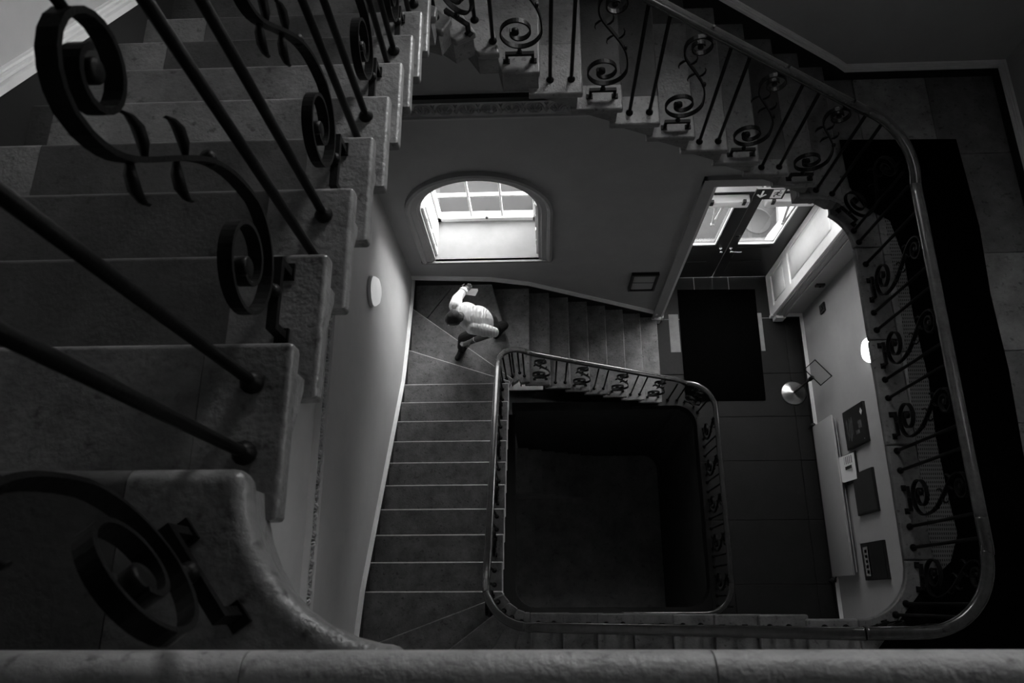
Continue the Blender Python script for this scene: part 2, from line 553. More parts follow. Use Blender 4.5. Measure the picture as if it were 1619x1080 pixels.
# ------------------------------------------------------------------ plaster frieze at first-floor level
def palmette_mesh():
    m = MB()
    # built in the XZ plane facing -Y
    ring = [(0.072 * math.cos(a), 0, 0.072 * math.sin(a)) for a in [2 * math.pi * i / 20 for i in range(20)]]
    m.sweep(ring, [(0.007, 0), (0, 0.007), (-0.007, 0), (0, -0.007)], closed=True, side=(0, 1, 0))
    for i in range(7):
        a = math.radians(20 + i * 140 / 6)
        p0 = Vector((0, 0, -0.045)); d = Vector((math.cos(a), 0, math.sin(a)))
        L_ = 0.055 + 0.045 * math.sin(a)
        m.sweep([p0 + d * 0.012, p0 + d * L_ * 0.6 + Vector((0, -0.006, 0)), p0 + d * L_], [(0.006, 0), (0, 0.007), (-0.006, 0), (0, -0.007)], side=(0, 1, 0))
    for s_ in (-1, 1):
        sp = []
        for i in range(12):
            t = i / 11; a = math.radians(-90 + s_ * 430 * t); rr = 0.028 * (1 - 0.75 * t)
            sp.append((s_ * 0.098 + rr * math.cos(a) * 1.0, 0, -0.03 + rr * math.sin(a)))
        m.sweep(sp, [(0.005, 0), (0, 0.005), (-0.005, 0), (0, -0.005)], side=(0, 1, 0))
        m.sweep([(s_ * 0.098, 0, -0.055), (s_ * 0.101, 0, 0.02), (s_ * 0.088, -0.003, 0.075)], [(0.006, 0), (0, 0.006), (-0.006, 0), (0, -0.006)], side=(0, 1, 0))
    return m.mesh('palmette', 'plaster_lit')
PALM = palmette_mesh()
FZ0, FZ1 = 5.44, 5.71
def frieze(name, a, b, normal, label, rotz):
    n = Vector(normal)
    A, B = Vector(a), Vector(b)
    prof = [(0, FZ0), (0.018, FZ0), (0.018, FZ0 + 0.02), (0.03, FZ0 + 0.025), (0.03, FZ0 + 0.045), (0.012, FZ0 + 0.055), (0.012, FZ1), (0.05, FZ1 + 0.008), (0.05, FZ1 + 0.03), (0, FZ1 + 0.03)]
    m = MB()
    k = len(prof)
    vs = []
    for P in (A, B):
        for q, z in prof:
            vs.append(Vector((P.x, P.y, z)) + n * q)
    fs = [list(range(k)), [k + j for j in range(k)]]
    for j in range(k):
        j2 = (j + 1) % k
        fs.append((j, j2, k + j2, k + j))
    m.add(vs, fs)
    o = m.build(name, 'plaster_lit')  # lighter tone makes up for missing light on the frieze
    tag(o, label, 'frieze', kind='structure')
    # dark strip along the top ledge
    lg = MB() if name == 'trim_1' else None
    if lg:
        hh = FZ1 + 0.03
        lg.prism([A + n * 0.047 + Vector((0, 0, hh)), B + n * 0.047 + Vector((0, 0, hh)), B + Vector((0, 0, hh)), A + Vector((0, 0, hh))], (0, 0, 0.055))
        lg.build('dark_ledge', 'blackpaint', o)
    d = (B - A); Ln = d.length; d.normalize()
    c = int(Ln / 0.204)
    for i in range(c):
        p = A + d * (0.1 + i * 0.204) + n * 0.014
        q = link('palmette', PALM, o)
        q.location = (p.x, p.y, FZ0 + 0.16)
        q.rotation_euler = (0, 0, rotz); q.scale = (1, 2.4, 1)
    return o
frieze('trim_1', (XW, YB, 0), (2.35, YB, 0), (0, -1, 0), 'moulded shell frieze across the wall over the arched window', 0)
frieze('trim_2', (XW, YB, 0), (XW, -0.9, 0), (1, 0, 0), 'moulded frieze along the plaster wall left of the stairs', -math.pi / 2 + math.pi)

# ------------------------------------------------------------------ arched windows
def arch_path(x0, x1, z0, zs, y, n=24):
    c = (x0 + x1) / 2; R = (x1 - x0) / 2
    p = [(x0, y, z0), (x0, y, (z0 + zs) / 2)]
    for i in range(n + 1):
        a = math.pi - math.pi * i / n
        p.append((c + R * math.cos(a), y, zs + R * math.sin(a)))
    p += [(x1, y, (z0 + zs) / 2), (x1, y, z0)]
    return p

def arched_window(name, x0, x1, z0, zs, label, cols=3, rows=(0.16, 0.62, 1.12, 1.62), sash_y=4.80):
    e = empty(name, ((x0 + x1) / 2, YB, z0), label, 'window', kind='structure')
    # architrave
    prof = [(-0.005, 0), (-0.005, 0.012), (0.03, 0.02), (0.035, 0.034), (0.10, 0.038), (0.105, 0.05), (0.135, 0.062), (0.165, 0.05), (0.17, 0)]
    c = (x0 + x1) / 2; R = (x1 - x0) / 2
    path = []
    for z in (z0, (z0 + zs) / 2): path.append((Vector((x0, YB, z)), Vector((-1, 0, 0))))
    n = 28
    for i in range(n + 1):
        a = math.pi - math.pi * i / n
        d = Vector((math.cos(a), 0, math.sin(a)))
        path.append((Vector((c, YB, zs)) + d * R, d))
    for z in ((z0 + zs) / 2, z0): path.append((Vector((x1, YB, z)), Vector((1, 0, 0))))
    vs = []; fs = []; k = len(prof)
    for p, d in path:
        for a, b in prof:
            vs.append(p + d * a + Vector((0, -b, 0)))
    for i in range(len(path) - 1):
        for j in range(k):
            j2 = (j + 1) % k
            fs.append((i * k + j, i * k + j2, (i + 1) * k + j2, (i + 1) * k + j))
    fs += [list(range(k)), [(len(path) - 1) * k + j for j in range(k)]]
    MB().add(vs, fs).build('architrave', 'plaster', e)
    # sill board
    me = MB().box((x0 - 0.18, YB - 0.055, z0 - 0.035), (x1 + 0.17, YB - 0.001, z0 + 0.012)).box((x0 + 0.001, YB - 0.03, z0 - 0.03), (x1 - 0.001, sash_y + 0.02, z0 + 0.012)).mesh('sill', 'sill')
    link('sill', me, e)
    # reveal lining and shutters
    for s_, xx in ((1, x0), (-1, x1)):
        sh = MB().box((xx + 0.002 * s_, YB + 0.06, z0 + 0.013), (xx + 0.03 * s_, sash_y - 0.06, zs - 0.02)).build('shutter', 'white', e)
        for za, zb in ((z0 + 0.10, z0 + 0.52), (z0 + 0.60, zs - 0.12)):
            MB().box((xx + 0.03 * s_, YB + 0.13, za), (xx + 0.042 * s_, sash_y - 0.13, zb)).build('panel', 'white', sh)
        for zz in (z0 + 0.25, z0 + 0.9):
            MB().box((xx + 0.03 * s_, YB + 0.075, zz), (xx + 0.036 * s_, YB + 0.095, zz + 0.09)).build('hinge', 'alu', sh)
    # lining of the reveal
    lin = arch_path(x0 + 0.0, x1 - 0.0, zs - 0.01, zs, YB + 0.03)
    # outer frame
    fr = MB()
    fr.sweep(arch_path(x0 + 0.035, x1 - 0.035, z0 + 0.012, zs, sash_y), [(-0.05, -0.033), (0.05, -0.033), (0.05, 0.033), (-0.05, 0.033)], smooth=False, side=(0, 1, 0))
    fr.box((x0 + 0.03, sash_y - 0.05, z0 + 0.012), (x1 - 0.03, sash_y + 0.05, z0 + 0.10))
    f = fr.build('sash_frame', 'white', e)
    MB().lathe([(0.001, 0), (0.018, 0.0), (0.022, 0.012), (0.012, 0.03), (0.001, 0.032)], (c, sash_y - 0.05, z0 + 0.10), 'Z', 12).build('sash_catch', 'lead', f)
    # glazing bars
    xs = [x0 + 0.07 + (x1 - x0 - 0.14) * i / cols for i in range(cols + 1)]
    Rin = R - 0.05
    def ztop(x): return zs + math.sqrt(max(0, Rin * Rin - (x - c) ** 2))
    for x in xs[1:-1]:
        MB().box((x - 0.013, sash_y - 0.025, z0 + 0.09), (x + 0.013, sash_y + 0.025, ztop(x) + 0.02)).build('glazing_bar', 'white', e)
    zrows = [z0 + q for q in rows if z0 + q < zs + R * 0.75]
    for z in zrows[1:]:
        xx0, xx1 = x0 + 0.05, x1 - 0.05
        if z > zs:
            w = math.sqrt(max(0.01, Rin * Rin - (z - zs) ** 2)); xx0, xx1 = c - w, c + w
        MB().box((xx0, sash_y - 0.024, z - 0.012), (xx1, sash_y + 0.024, z + 0.012)).build('glazing_bar', 'white', e)
    # panes
    zz = [z0 + 0.10] + zrows[1:] + [zs + R]
    for i in range(cols):
        for j in range(len(zz) - 1):
            a, b = xs[i], xs[i + 1]
            za, zb = zz[j], zz[j + 1]
            if za > max(ztop(a), ztop(b)) and za > zs: continue
            pts = [(a, za), (b, za)]
            top = []
            for q in range(7):
                x = b + (a - b) * q / 6
                top.append((x, max(za + 0.005, min(zb, ztop(x)))))
            MB().prism([(x, sash_y - 0.002, z) for x, z in pts + top], (0, 0.004, 0)).build('pane', 'glass', e)
    # outer sill
    MB().box((x0 - 0.05, sash_y + 0.055, z0 - 0.06), (x1 + 0.05, sash_y + 0.30, z0 + 0.02)).build('outer_sill', 'pave', e)
    return e
arched_window('window_1', WX0, WX1, WZ0, WZS, 'bright arched sash window with white sill above the winding steps')
arched_window('window_2', HX0, HX1, HZ0, HZS, 'arched sash window lighting the top flight', rows=(0.16, 0.62, 1.12, 1.62, 2.1))

we = arched_window('window_4', -0.5, 0.5, 9.35, 10.65, 'arched sash window in the wall over the right landing')
we.location = (XRU, 1.8, 9.35)
we.rotation_euler = (0, 0, -math.pi / 2)

# basement window with bars
e = empty('window_3', (-0.35, YB, -4.05), 'small bright barred window low in the well', 'window', kind='structure')
MB().box((-0.75, YB - 0.03, -4.09), (0.06, YB + 0.62, -4.04)).build('sill', 'white', e)
fr = MB()
fr.box((-0.75, 4.80, -4.05), (-0.70, 4.86, -2.6)).box((0.01, 4.80, -4.05), (0.06, 4.86, -2.6)).box((-0.75, 4.80, -4.05), (0.06, 4.86, -3.97)).box((-0.75, 4.80, -2.66), (0.06, 4.86, -2.6))
fr.build('frame', 'white', e)
for x in (-0.58, -0.40, -0.22, -0.06):
    MB().tube([(x, YB + 0.06, -4.04), (x, YB + 0.06, -2.6)], 0.012).build('bar', 'iron', e)
MB().box((-0.70, 4.825, -3.97), (0.01, 4.83, -2.66)).build('pane', 'glass', e)

# light well outside the basement window
boolean_cut(og, [MB().box((-3.0, 4.9, -1), (2.3, 6.15, 1)).build('cutter', 'pave')])
pw = MB()
pw.box((-3.1, 5.0, -4.5), (-3.0, 6.25, -0.45)).box((2.3, 5.0, -4.5), (2.4, 6.25, -0.45)).box((-3.1, 6.15, -4.5), (2.4, 6.25, -0.45)).box((-3.1, 5.0, -4.5), (2.4, 6.25, -4.3))
tag(pw.build('wall_lightwell', 'white'), 'white lined light well outside the low window', 'wall', kind='structure')

# ------------------------------------------------------------------ entrance doors
dr = empty('door_1', (2.795, 4.95, 0), 'black double entrance doors with tall glass panes', 'door', kind='structure')
fm = MB().box((1.90, 4.92, 0), (1.95, 5.0, 4.18)).box((3.64, 4.92, 0), (3.69, 5.0, 4.18)).build('door_frame', 'door', dr)
MB().box((1.95, 4.88, 2.80), (3.64, 5.0, 2.96)).build('transom', 'white', dr)
MB().box((1.95, 4.93, 4.10), (3.64, 5.0, 4.18)).build('frame_head', 'white', dr)
MB().box((1.95, 4.955, 2.96), (3.64, 4.96, 4.10)).build('fanlight_pane', 'glass', dr)
MB().box((2.775, 4.94, 2.96), (2.815, 4.98, 4.10)).build('glazing_bar', 'white', dr)
for s_, x0, x1 in ((0, 1.95, 2.79), (1, 2.80, 3.64)):
    p0, p1, z0, z1 = x0 + 0.17, x1 - 0.19 if s_ == 0 else x1 - 0.2, 1.22, 2.55
    if s_ == 1: p0 = x0 + 0.12
    lf = MB()
    lf.box((x0, 4.925, 0.01), (p0, 4.975, 2.79)).box((p1, 4.925, 0.01), (x1, 4.975, 2.79)).box((p0, 4.925, 0.01), (p1, 4.975, z0)).box((p0, 4.925, z1), (p1, 4.975, 2.79))
    leaf = lf.build('door_leaf', 'door', dr)
    MB().box((p0 + 0.0, 4.948, z0), (p1, 4.954, z1)).build('pane', 'glass', leaf)
    bd = MB().box((p0, 4.905, z0), (p1, 4.925, z0 + 0.035)).box((p1 - 0.02, 4.905, z0), (p1, 4.925, z1)).build('glazing_bead', 'white', leaf)
    for za, zb in ((0.22, 0.62), (0.74, 1.10)):
        MB().box((p0 + 0.02, 4.913, za), (p1 - 0.02, 4.925, zb)).build('panel', 'door', leaf)
    hx = x1 - 0.09 if s_ == 0 else x0 + 0.05
    MB().lathe([(0.026, 0), (0.026, -0.01), (0.012, -0.02), (0.012, -0.045), (0.024, -0.055), (0.022, -0.075), (0.001, -0.08)], (hx, 4.925, 1.08), 'Y', 12).build('door_knob', 'chrome', leaf)
    if s_ == 1:
        MB().tube([(hx, 4.88, 1.08), (hx + 0.03, 4.868, 1.06), (hx + 0.12, 4.866, 1.05), (hx + 0.16, 4.87, 1.06)], 0.008).build('lever', 'chrome', leaf)
        MB().box((hx - 0.03, 4.9, 1.5), (hx + 0.03, 4.925, 1.53)).build('latch', 'chrome', leaf)
# overhead door closers
def closer(x0, x1, label, armx):
    c = empty('door_closer', ((x0 + x1) / 2, 4.86, 2.55), label, 'door closer', 'overhead door closers')
    me = MB().box((x0, 4.80, 2.52), (x1, 4.92, 2.68)).mesh('closer_case', 'alu')
    bevel_mesh(me, 0.02, 3)
    link('closer_case', me, c)
    for x in (x0 + 0.06, x1 - 0.1):
        MB().box((x, 4.785, 2.62), (x + 0.04, 4.82, 2.72)).build('end_cap', 'black', c)
    MB().prism([(armx - 0.055, 4.84, 2.53), (armx - 0.025, 4.84, 2.53), (armx + 0.015, 4.80, 2.08), (armx - 0.015, 4.80, 2.08)], (0, 0.012, 0)).build('arm', 'alu', c)
    MB().prism([(armx + 0.045, 4.84, 2.53), (armx + 0.075, 4.84, 2.53), (armx + 0.02, 4.80, 2.08), (armx - 0.005, 4.80, 2.08)], (0, 0.012, 0)).build('arm', 'alu', c)
    MB().lathe([(0.025, 0), (0.025, 0.03)], (armx, 4.785, 2.08), 'Y', 12).build('arm_pivot', 'alu', c)
    return c
closer(2.15, 2.72, 'silver door closer on the left entrance leaf', 2.36)
closer(2.93, 3.56, 'silver door closer beside the exit sign', 3.30)
# panelled reveals
def reveal(name, x, s_, label):
    e = empty(name, (x, 4.57, 0), label, 'panelling', kind='structure')
    MB().box((x, YB - 0.0, 0.0), (x + 0.02 * s_, 4.92, 4.17)).build('lining', 'white', e)
    xa, xb = x + 0.02 * s_, x + 0.04 * s_
    st = MB()
    st.box((xa, YB + 0.0, 0), (xb, YB + 0.12, 4.17)).box((xa, 4.83, 0), (xb, 4.92, 4.17))
    for za, zb in ((0, 0.22), (0.86, 1.06), (2.75, 2.95), (4.0, 4.17)):
        st.box((xa, YB + 0.12, za), (xb, 4.83, zb))
    st.build('stile_frame', 'white', e)
    for za, zb in ((0.22, 0.86), (1.06, 2.75), (2.95, 4.0)):
        me = MB().box((x + 0.012 * s_, YB + 0.17, za + 0.06), (xb - 0.004 * s_, 4.78, zb - 0.06)).mesh('raised_panel', 'white')
        bevel_mesh(me, 0.012, 1)
        link('raised_panel', me, e)
    MB().box((x, YB - 0.01, 0), (x + 0.055 * s_, YB + 0.03, 0.12)).build('plinth_block', 'white', e)
    return e
reveal('trim_3', 3.69, -1, 'white panelled reveal right of the entrance doors')
reveal('trim_4', 1.90, 1, 'panelled reveal left of the entrance doors')
def architrave(name, x0, x1, label, s_):
    e = empty(name, (x0, YB, 0), label, 'architrave', kind='structure')
    w = x1 - x0
    m = MB()
    a = x0 if s_ > 0 else x1
    for f0, f1, t in ((0, 0.25, 0.02), (0.25, 0.75, 0.032), (0.75, 1.0, 0.055)):
        m.box((a + s_ * w * f0, YB - t, 0.1), (a + s_ * w * f1, YB, 4.18 + (w * f1 if name != 'none' else 0)))
    m.build('moulding', 'plaster', e)
    MB().box((x0 - 0.005, YB - 0.065, 0), (x1 + 0.005, YB, 0.18)).build('plinth_block', 'white', e)
    return e
architrave('trim_5', 3.69, 3.83, 'moulded architrave right of the door opening', 1)
architrave('trim_6', 1.76, 1.90, 'grey moulded architrave where the window wall ends', -1)
MB_h = MB().box((1.76, YB - 0.05, 4.18), (3.83, YB, 4.32)).build('trim_7', 'plaster')
tag(MB_h, 'moulded architrave over the door opening', 'architrave', kind='structure')

# exit sign
ex = empty('exit_sign', (2.885, 4.77, 2.80), 'black exit sign with white arrow and running figure', 'sign')
MB().box((2.70, 4.765, 2.80), (3.075, 4.785, 3.06)).build('sign_board', 'black', ex)
MB().box((2.80, 4.785, 2.98), (2.83, 4.90, 3.0)).build('bracket', 'black', ex)
MB().box((2.95, 4.785, 2.98), (2.98, 4.90, 3.0)).build('bracket', 'black', ex)
def plate(pts, y=4.763, t=0.002): return MB().prism([(x, y, z) for x, z in pts], (0, t, 0))
ax, az = 2.79, 2.93
plate([(ax - 0.012, az + 0.085), (ax + 0.012, az + 0.085), (ax + 0.012, az - 0.03), (ax + 0.045, az + 0.005), (ax + 0.062, az - 0.012), (ax, az - 0.085), (ax - 0.062, az - 0.012), (ax - 0.045, az + 0.005), (ax - 0.012, az - 0.03)]).build('arrow', 'signw', ex)
plate([(2.91, 2.83), (3.05, 2.83), (3.05, 3.04), (2.91, 3.04)]).build('pictogram_panel', 'signw', ex)
fg = MB()
def stroke(pts, w):
    for a, b in zip(pts[:-1], pts[1:]):
        a, b = Vector((a[0], 0, a[1])), Vector((b[0], 0, b[1]))
        d = (b - a).normalized(); n = Vector((-d.z, 0, d.x)) * w
        fg.prism([a + n + Vector((0, 4.760, 0)), b + n + Vector((0, 4.760, 0)), b - n + Vector((0, 4.760, 0)), a - n + Vector((0, 4.760, 0))], (0, 0.002, 0))
stroke([(2.985, 2.985), (2.972, 2.93)], 0.012)
stroke([(2.972, 2.93), (2.945, 2.905), (2.955, 2.865)], 0.007)
stroke([(2.972, 2.93), (3.0, 2.90), (3.025, 2.905)], 0.007)
stroke([(2.985, 2.985), (2.95, 2.975), (2.935, 2.95)], 0.006)
stroke([(2.985, 2.985), (3.005, 2.955), (3.03, 2.965)], 0.006)
fg.lathe([(0.001, 0), (0.013, 0), (0.013, 0.002), (0.001, 0.002)], (2.997, 4.760, 3.01), 'Y', 12)
fg.build('running_figure', 'black', ex)

# ------------------------------------------------------------------ stairs
def step_profile(g, thick, drop):
    """(s, z) section below the slab: s is downhill"""
    return [(-0.03, -thick), (-0.03, -r - drop), (-g - 0.03, -drop), (-g - 0.03, -thick)] if drop > thick else \
           [(-0.03, -thick), (-0.03, -r - drop), (-g - 0.03, -thick - 0.002)]

def straight_step(stair, n, tf, g, w0, w1, mats, joints=(), thick=0.05, back=0.07, nosed=False):
    """tf(s,w)->(x,y); w0 wall end, w1 well end"""
    z = n * r
    inset = 0.03 if w1 > w0 else -0.03
    prof = [(-0.03, z - thick), (-0.03, z - r - 0.012), (-g - 0.03, z - 0.056), (-g - 0.03, z - thick)]
    loop = [(*tf(s_, w0), zz) for s_, zz in prof]
    a = Vector((*tf(0, w0), 0)); b = Vector((*tf(0, w1 - inset), 0))
    body = MB().prism(loop, b - a).build('step', 'stone' if n > 30 else 'stone_low', stair)
    cuts = [w0] + list(joints) + [w1]
    for i in range(len(cuts) - 1):
        c0, c1 = cuts[i], cuts[i + 1]
        if i > 0: c0 += 0.0015 * (1 if w1 > w0 else -1)
        poly = [tf(0, c0), tf(0, c1), tf(-g - back, c1), tf(-g - back, c0)]
        A0 = Vector((*tf(0, 0), 0)); dn = (Vector((*tf(1, 0), 0)) - A0)
        Wd = (Vector((*tf(0, 1), 0)) - A0)
        last = i == len(cuts) - 2
        def pred(c, A0=A0, dn=dn, Wd=Wd, last=last):
            zz = c.z
            c = Vector((c.x, c.y, 0)) - A0
            flat = abs(zz - z) < 0.002 or abs(zz - z + thick) < 0.002
            end = last and abs(c.dot(Wd) - w1) < 0.002
            return (c.dot(dn) > -0.002 and (flat or end)) or end
        slab(poly, z, thick, mats[min(i, len(mats) - 1)], body, bev=0.013, seg=3, pred=pred, nosed=nosed)
    return body

def poly_step(stair, n, poly, inset_poly, m, thick=0.05, nosed=False):
    z = n * r
    body = extrude_poly(inset_poly, z - r - 0.03, z - thick).build('step', 'stone' if n > 30 else 'stone_low', stair)
    slab(poly, z, thick, m, body, bev=0.012, seg=3, nosed=nosed)
    return body

# --- top flight (left, upper)
st1 = empty('stone_staircase', (XW + 0.6, 1.4, 47 * r), 'top flight of worn stone steps beside the large scroll balusters', 'staircase', 'flights of stone stairs')
pat = {56: (['stone', 'stone'], [-0.67]), 55: (['stone_d', 'stone'], [-0.71]), 54: (['stone_d', 'stone'], [-0.72]),
       53: (['stone_l', 'stone_d', 'stone'], [-1.52, -0.69]), 52: (['stone_d', 'stone_l', 'stone_l'], [-1.64, -0.7]), 51: (['stone', 'stone_l'], [-0.75]),
       50: (['stone_l', 'stone_d', 'stone'], [-1.50, -0.72]), 49: (['stone_l', 'stone_d', 'stone'], [-1.45, -0.70]), 48: (['stone_d', 'stone_l'], [-0.72])}
for n in range(48, 57):
    Y = yl_u(n)
    ms, js = pat[n]
    straight_step(st1, n, lambda s_, w, Y=Y: (w, Y + s_), gl, XW, -0.49, ms, js)
# first step below the landing, with its swept end
arc57 = arc(-0.21, 0.212, 0.28, 180, 270, 10)
z57 = 57 * r
in57 = [(XW, 0.182), (-0.52, 0.182)] + arc(-0.21, 0.212, 0.31, 184, 270, 10) + [(-0.21, -0.20), (XW, -0.20)]
b57 = extrude_poly(in57, z57 - 0.20, z57 - 0.05).build('step', 'stone', st1)
slab([(XW, 0.212), (-0.69, 0.212), (-0.69, -0.16), (XW, -0.16)], z57, 0.075, 'stone_d', b57, bev=0.03, seg=4, pred=lambda c: c.y > 0.2 and abs(c.z - z57 + 0.0375) > 0.03)
slab([(-0.688, 0.212)] + arc57 + [(-0.21, -0.16), (-0.688, -0.16)], z57, 0.075, 'stone', b57, bev=0.03, seg=4, pred=lambda c: c.x > -0.66 and c.y > -0.12 and not (c.x < -0.63 and abs(c.z - z57 + 0.0375) < 0.03))

# winders between the top flight and the far flight
WP = {43: (xf_u(43), 2.947), 44: (-0.20, 2.947), 45: (-0.32, 2.944), 46: (-0.43, 2.885), 47: (-0.482, 2.80), 48: (-0.49, yl_u(48))}
WW = {43: (xf_u(43), YB), 44: (-0.45, YB), 45: (-1.10, YB), 46: (XW, 3.95), 47: (XW, 3.35), 48: (XW, yl_u(48))}
def shrink(poly, c, d):
    out = []
    for x, y in poly:
        v = Vector((c[0] - x, c[1] - y)); l = v.length
        v = v * (d / l)
        out.append((x + v.x, y + v.y))
    return out
def winder(stair, n, P, W, m, extra=(), corner=None):
    """tread from nosing n to nosing n+1"""
    p0, p1, w0, w1 = P[n], P[n + 1], W[n], W[n + 1]
    d = Vector((p1[0] - p0[0], p1[1] - p0[1])); e = Vector((w1[0] - w0[0], w1[1] - w0[1]))
    q1 = (p1[0] + d.x * 0.25, p1[1] + d.y * 0.25)
    ee = e.normalized() * 0.04 if corner is None else Vector((0, 0))
    v1 = (w1[0] + ee.x, w1[1] + ee.y)
    poly = [w0, p0] + list(extra) + [p1, v1] + ([corner] if corner else [])
    cx = sum(p[0] for p in poly) / len(poly); cy = sum(p[1] for p in poly) / len(poly)
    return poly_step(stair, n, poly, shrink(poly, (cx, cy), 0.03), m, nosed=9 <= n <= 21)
winder(st1, 47, WP, WW, 'stone_l')
winder(st1, 46, WP, WW, 'stone')

st2 = empty('stone_staircase', (1.2, 3.58, 38 * r), 'far upper flight of worn stone steps descending to the right landing', 'staircase', 'flights of stone stairs')
winder(st2, 45, WP, WW, 'stone_l', corner=(XW, YB))
winder(st2, 44, WP, WW, 'stone_l')
winder(st2, 43, WP, WW, 'stone')
fp = {42: (['stone', 'stone_l'], [3.3]), 41: (['stone_l', 'stone_d', 'stone'], [3.98, 3.12]), 40: (['stone', 'stone_d', 'stone_l'], [4.0, 3.16]), 39: (['stone_d', 'stone'], [3.9]),
      38: (['stone', 'stone'], [3.12]), 37: (['stone', 'stone'], [3.15]), 36: (['stone', 'stone_d', 'stone'], [4.0, 3.1]), 35: (['stone', 'stone_l'], [3.95]), 34: (['stone', 'stone'], [3.2])}
for n in range(35, 43):
    X = xf_u(n)
    ms, js = fp[n]
    straight_step(st2, n, lambda s_, w, X=X: (X + s_, w), 0.262, YB, yfe(n), ms, js)
# lowest step wraps the rounded corner
z34 = 34 * r
p34 = [(2.386, YB), (2.386, 2.90), (2.36, 2.935), (2.30, 2.965), (2.22, 2.98), (2.05, 2.987), (2.05, YB)]
b34 = extrude_poly([(min(x, 2.356), max(y, 3.02 if x < 2.3 else 2.96)) for x, y in p34], z34 - 0.19, z34 - 0.05).build('step', 'stone', st2)
slab([(x, y) for x, y in p34], z34, 0.05, 'stone', b34, bev=0.015, seg=3)

# --- right landing
inl = [(1.80, -0.13)] + arc(2.11, 0.25, 0.41, 270, 360, 10) + arc(2.13, 2.62, 0.41, 0, 55, 8) + [(2.38, 2.99), (2.38, YB)]
ldo = MB().prism([(x, y, LZ - 0.13) for x, y in inl + [(XR, YB), (XR, YN), (1.80, YN)]], (0, 0, 0.08)).build('floor_landing', 'stone')
tag(ldo, 'stone right landing with rounded edge above the entrance hall', 'floor', kind='structure')
# edge stones with rounded nosing
def edge(poly, m='stone'):
    return slab(poly, LZ, 0.055, m, ldo, 'edge_stone', 0.016, 3)
EX = 2.70
a1 = arc(2.11, 0.25, 0.375, 270, 360, 10)
edge([(1.766, -0.125)] + a1[:1] + [(2.11, -0.55), (1.766, -0.55)], 'stone_l')
edge(a1 + [(EX, 0.25), (EX, -0.55), (2.112, -0.55)])
yy = [0.252, 1.05, 1.85, 2.62]
for i in range(3):
    edge([(2.485, yy[i]), (2.485, yy[i + 1] - 0.002), (EX, yy[i + 1] - 0.002), (EX, yy[i])], ['stone', 'stone_l', 'stone'][i])
a2 = arc(2.13, 2.62, 0.355, 0, 55, 6)
edge(a2 + [(2.34, 2.95), (2.34, 3.25), (EX, 3.25), (EX, 2.62)])
edge([(2.36, 3.252), (EX, 3.252), (EX, YB), (2.36, YB)], 'stone_rd')
xs = [EX + 0.003, 3.30, XRU]
yv = [YN, -0.55, 0.35, 1.2, 1.75, 2.55, 3.44, YB]
for j in range(len(yv) - 1):
    for i in range(2):
        if j == 0 and i == 0: pass
        slab([(xs[i], yv[j] + 0.002), (xs[i + 1] - 0.002, yv[j] + 0.002), (xs[i + 1] - 0.002, yv[j + 1] - 0.002), (xs[i], yv[j + 1] - 0.002)], LZ, 0.06, ['stone_r', 'stone_rd', 'stone_rd', 'stone_r', 'stone_rd', 'stone_rd'][(j * 2 + i) % 6], ldo, 'paving_slab', 0.005, 1)
slab([(1.766, YN), (EX, YN), (EX, -0.553), (1.766, -0.553)], LZ, 0.06, 'stone', ldo, 'paving_slab', 0.006, 1)

# --- near flight (below the camera's landing) and its winders
st3 = empty('stone_staircase', (0.8, -0.8, 26 * r), 'dim stone flight under the near handrail below the top landing edge', 'staircase', 'flights of stone stairs')
for n in range(26, 33):
    X = xn_l(n)
    straight_step(st3, n, lambda s_, w, X=X: (X - s_, w), 0.269, YN, -0.10, ['stone_low'])
NP = {22: (-0.372, 0.05), 23: (-0.313, -0.018), 24: (-0.233, -0.074), 25: (-0.165, -0.097), 26: (-0.117, -0.10)}
NW = {22: (XW, -0.44), 23: (XW, -1.07), 24: (-1.25, YN), 25: (-0.62, YN), 26: (-0.117, YN)}
winder(st3, 25, NP, NW, 'stone_low')
winder(st3, 24, NP, NW, 'stone_low')

# --- lower left flight
st4 = empty('stone_staircase', (XW + 0.6, 1.3, 11 * r), 'lower left flight of dark stone steps below the walking man', 'staircase', 'flights of stone stairs')
winder(st4, 23, NP, NW, 'stone_low', corner=(XW, YN))
winder(st4, 22, NP, NW, 'stone_low')
P21 = {21: (-0.395, yl_l(21)), 22: NP[22]}
W21 = {21: (XW, yl_l(21)), 22: NW[22]}
winder(st4, 21, P21, W21, 'stone_low')
for n in range(12, 21):
    Y = yl_l(n)
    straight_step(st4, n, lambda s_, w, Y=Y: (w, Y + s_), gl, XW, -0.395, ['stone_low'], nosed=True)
LP = {8: (xf_l(8), 2.814), 9: (-0.27, 2.80), 10: (-0.345, 2.75), 11: (-0.388, 2.68), 12: (-0.395, yl_l(12))}
LW = {8: (xf_l(8), YB), 9: (-0.66, YB), 10: (XW, 3.79), 11: (XW, 3.13), 12: (XW, yl_l(12))}
winder(st4, 11, LP, LW, 'stone_low')
winder(st4, 10, LP, LW, 'stone_low')
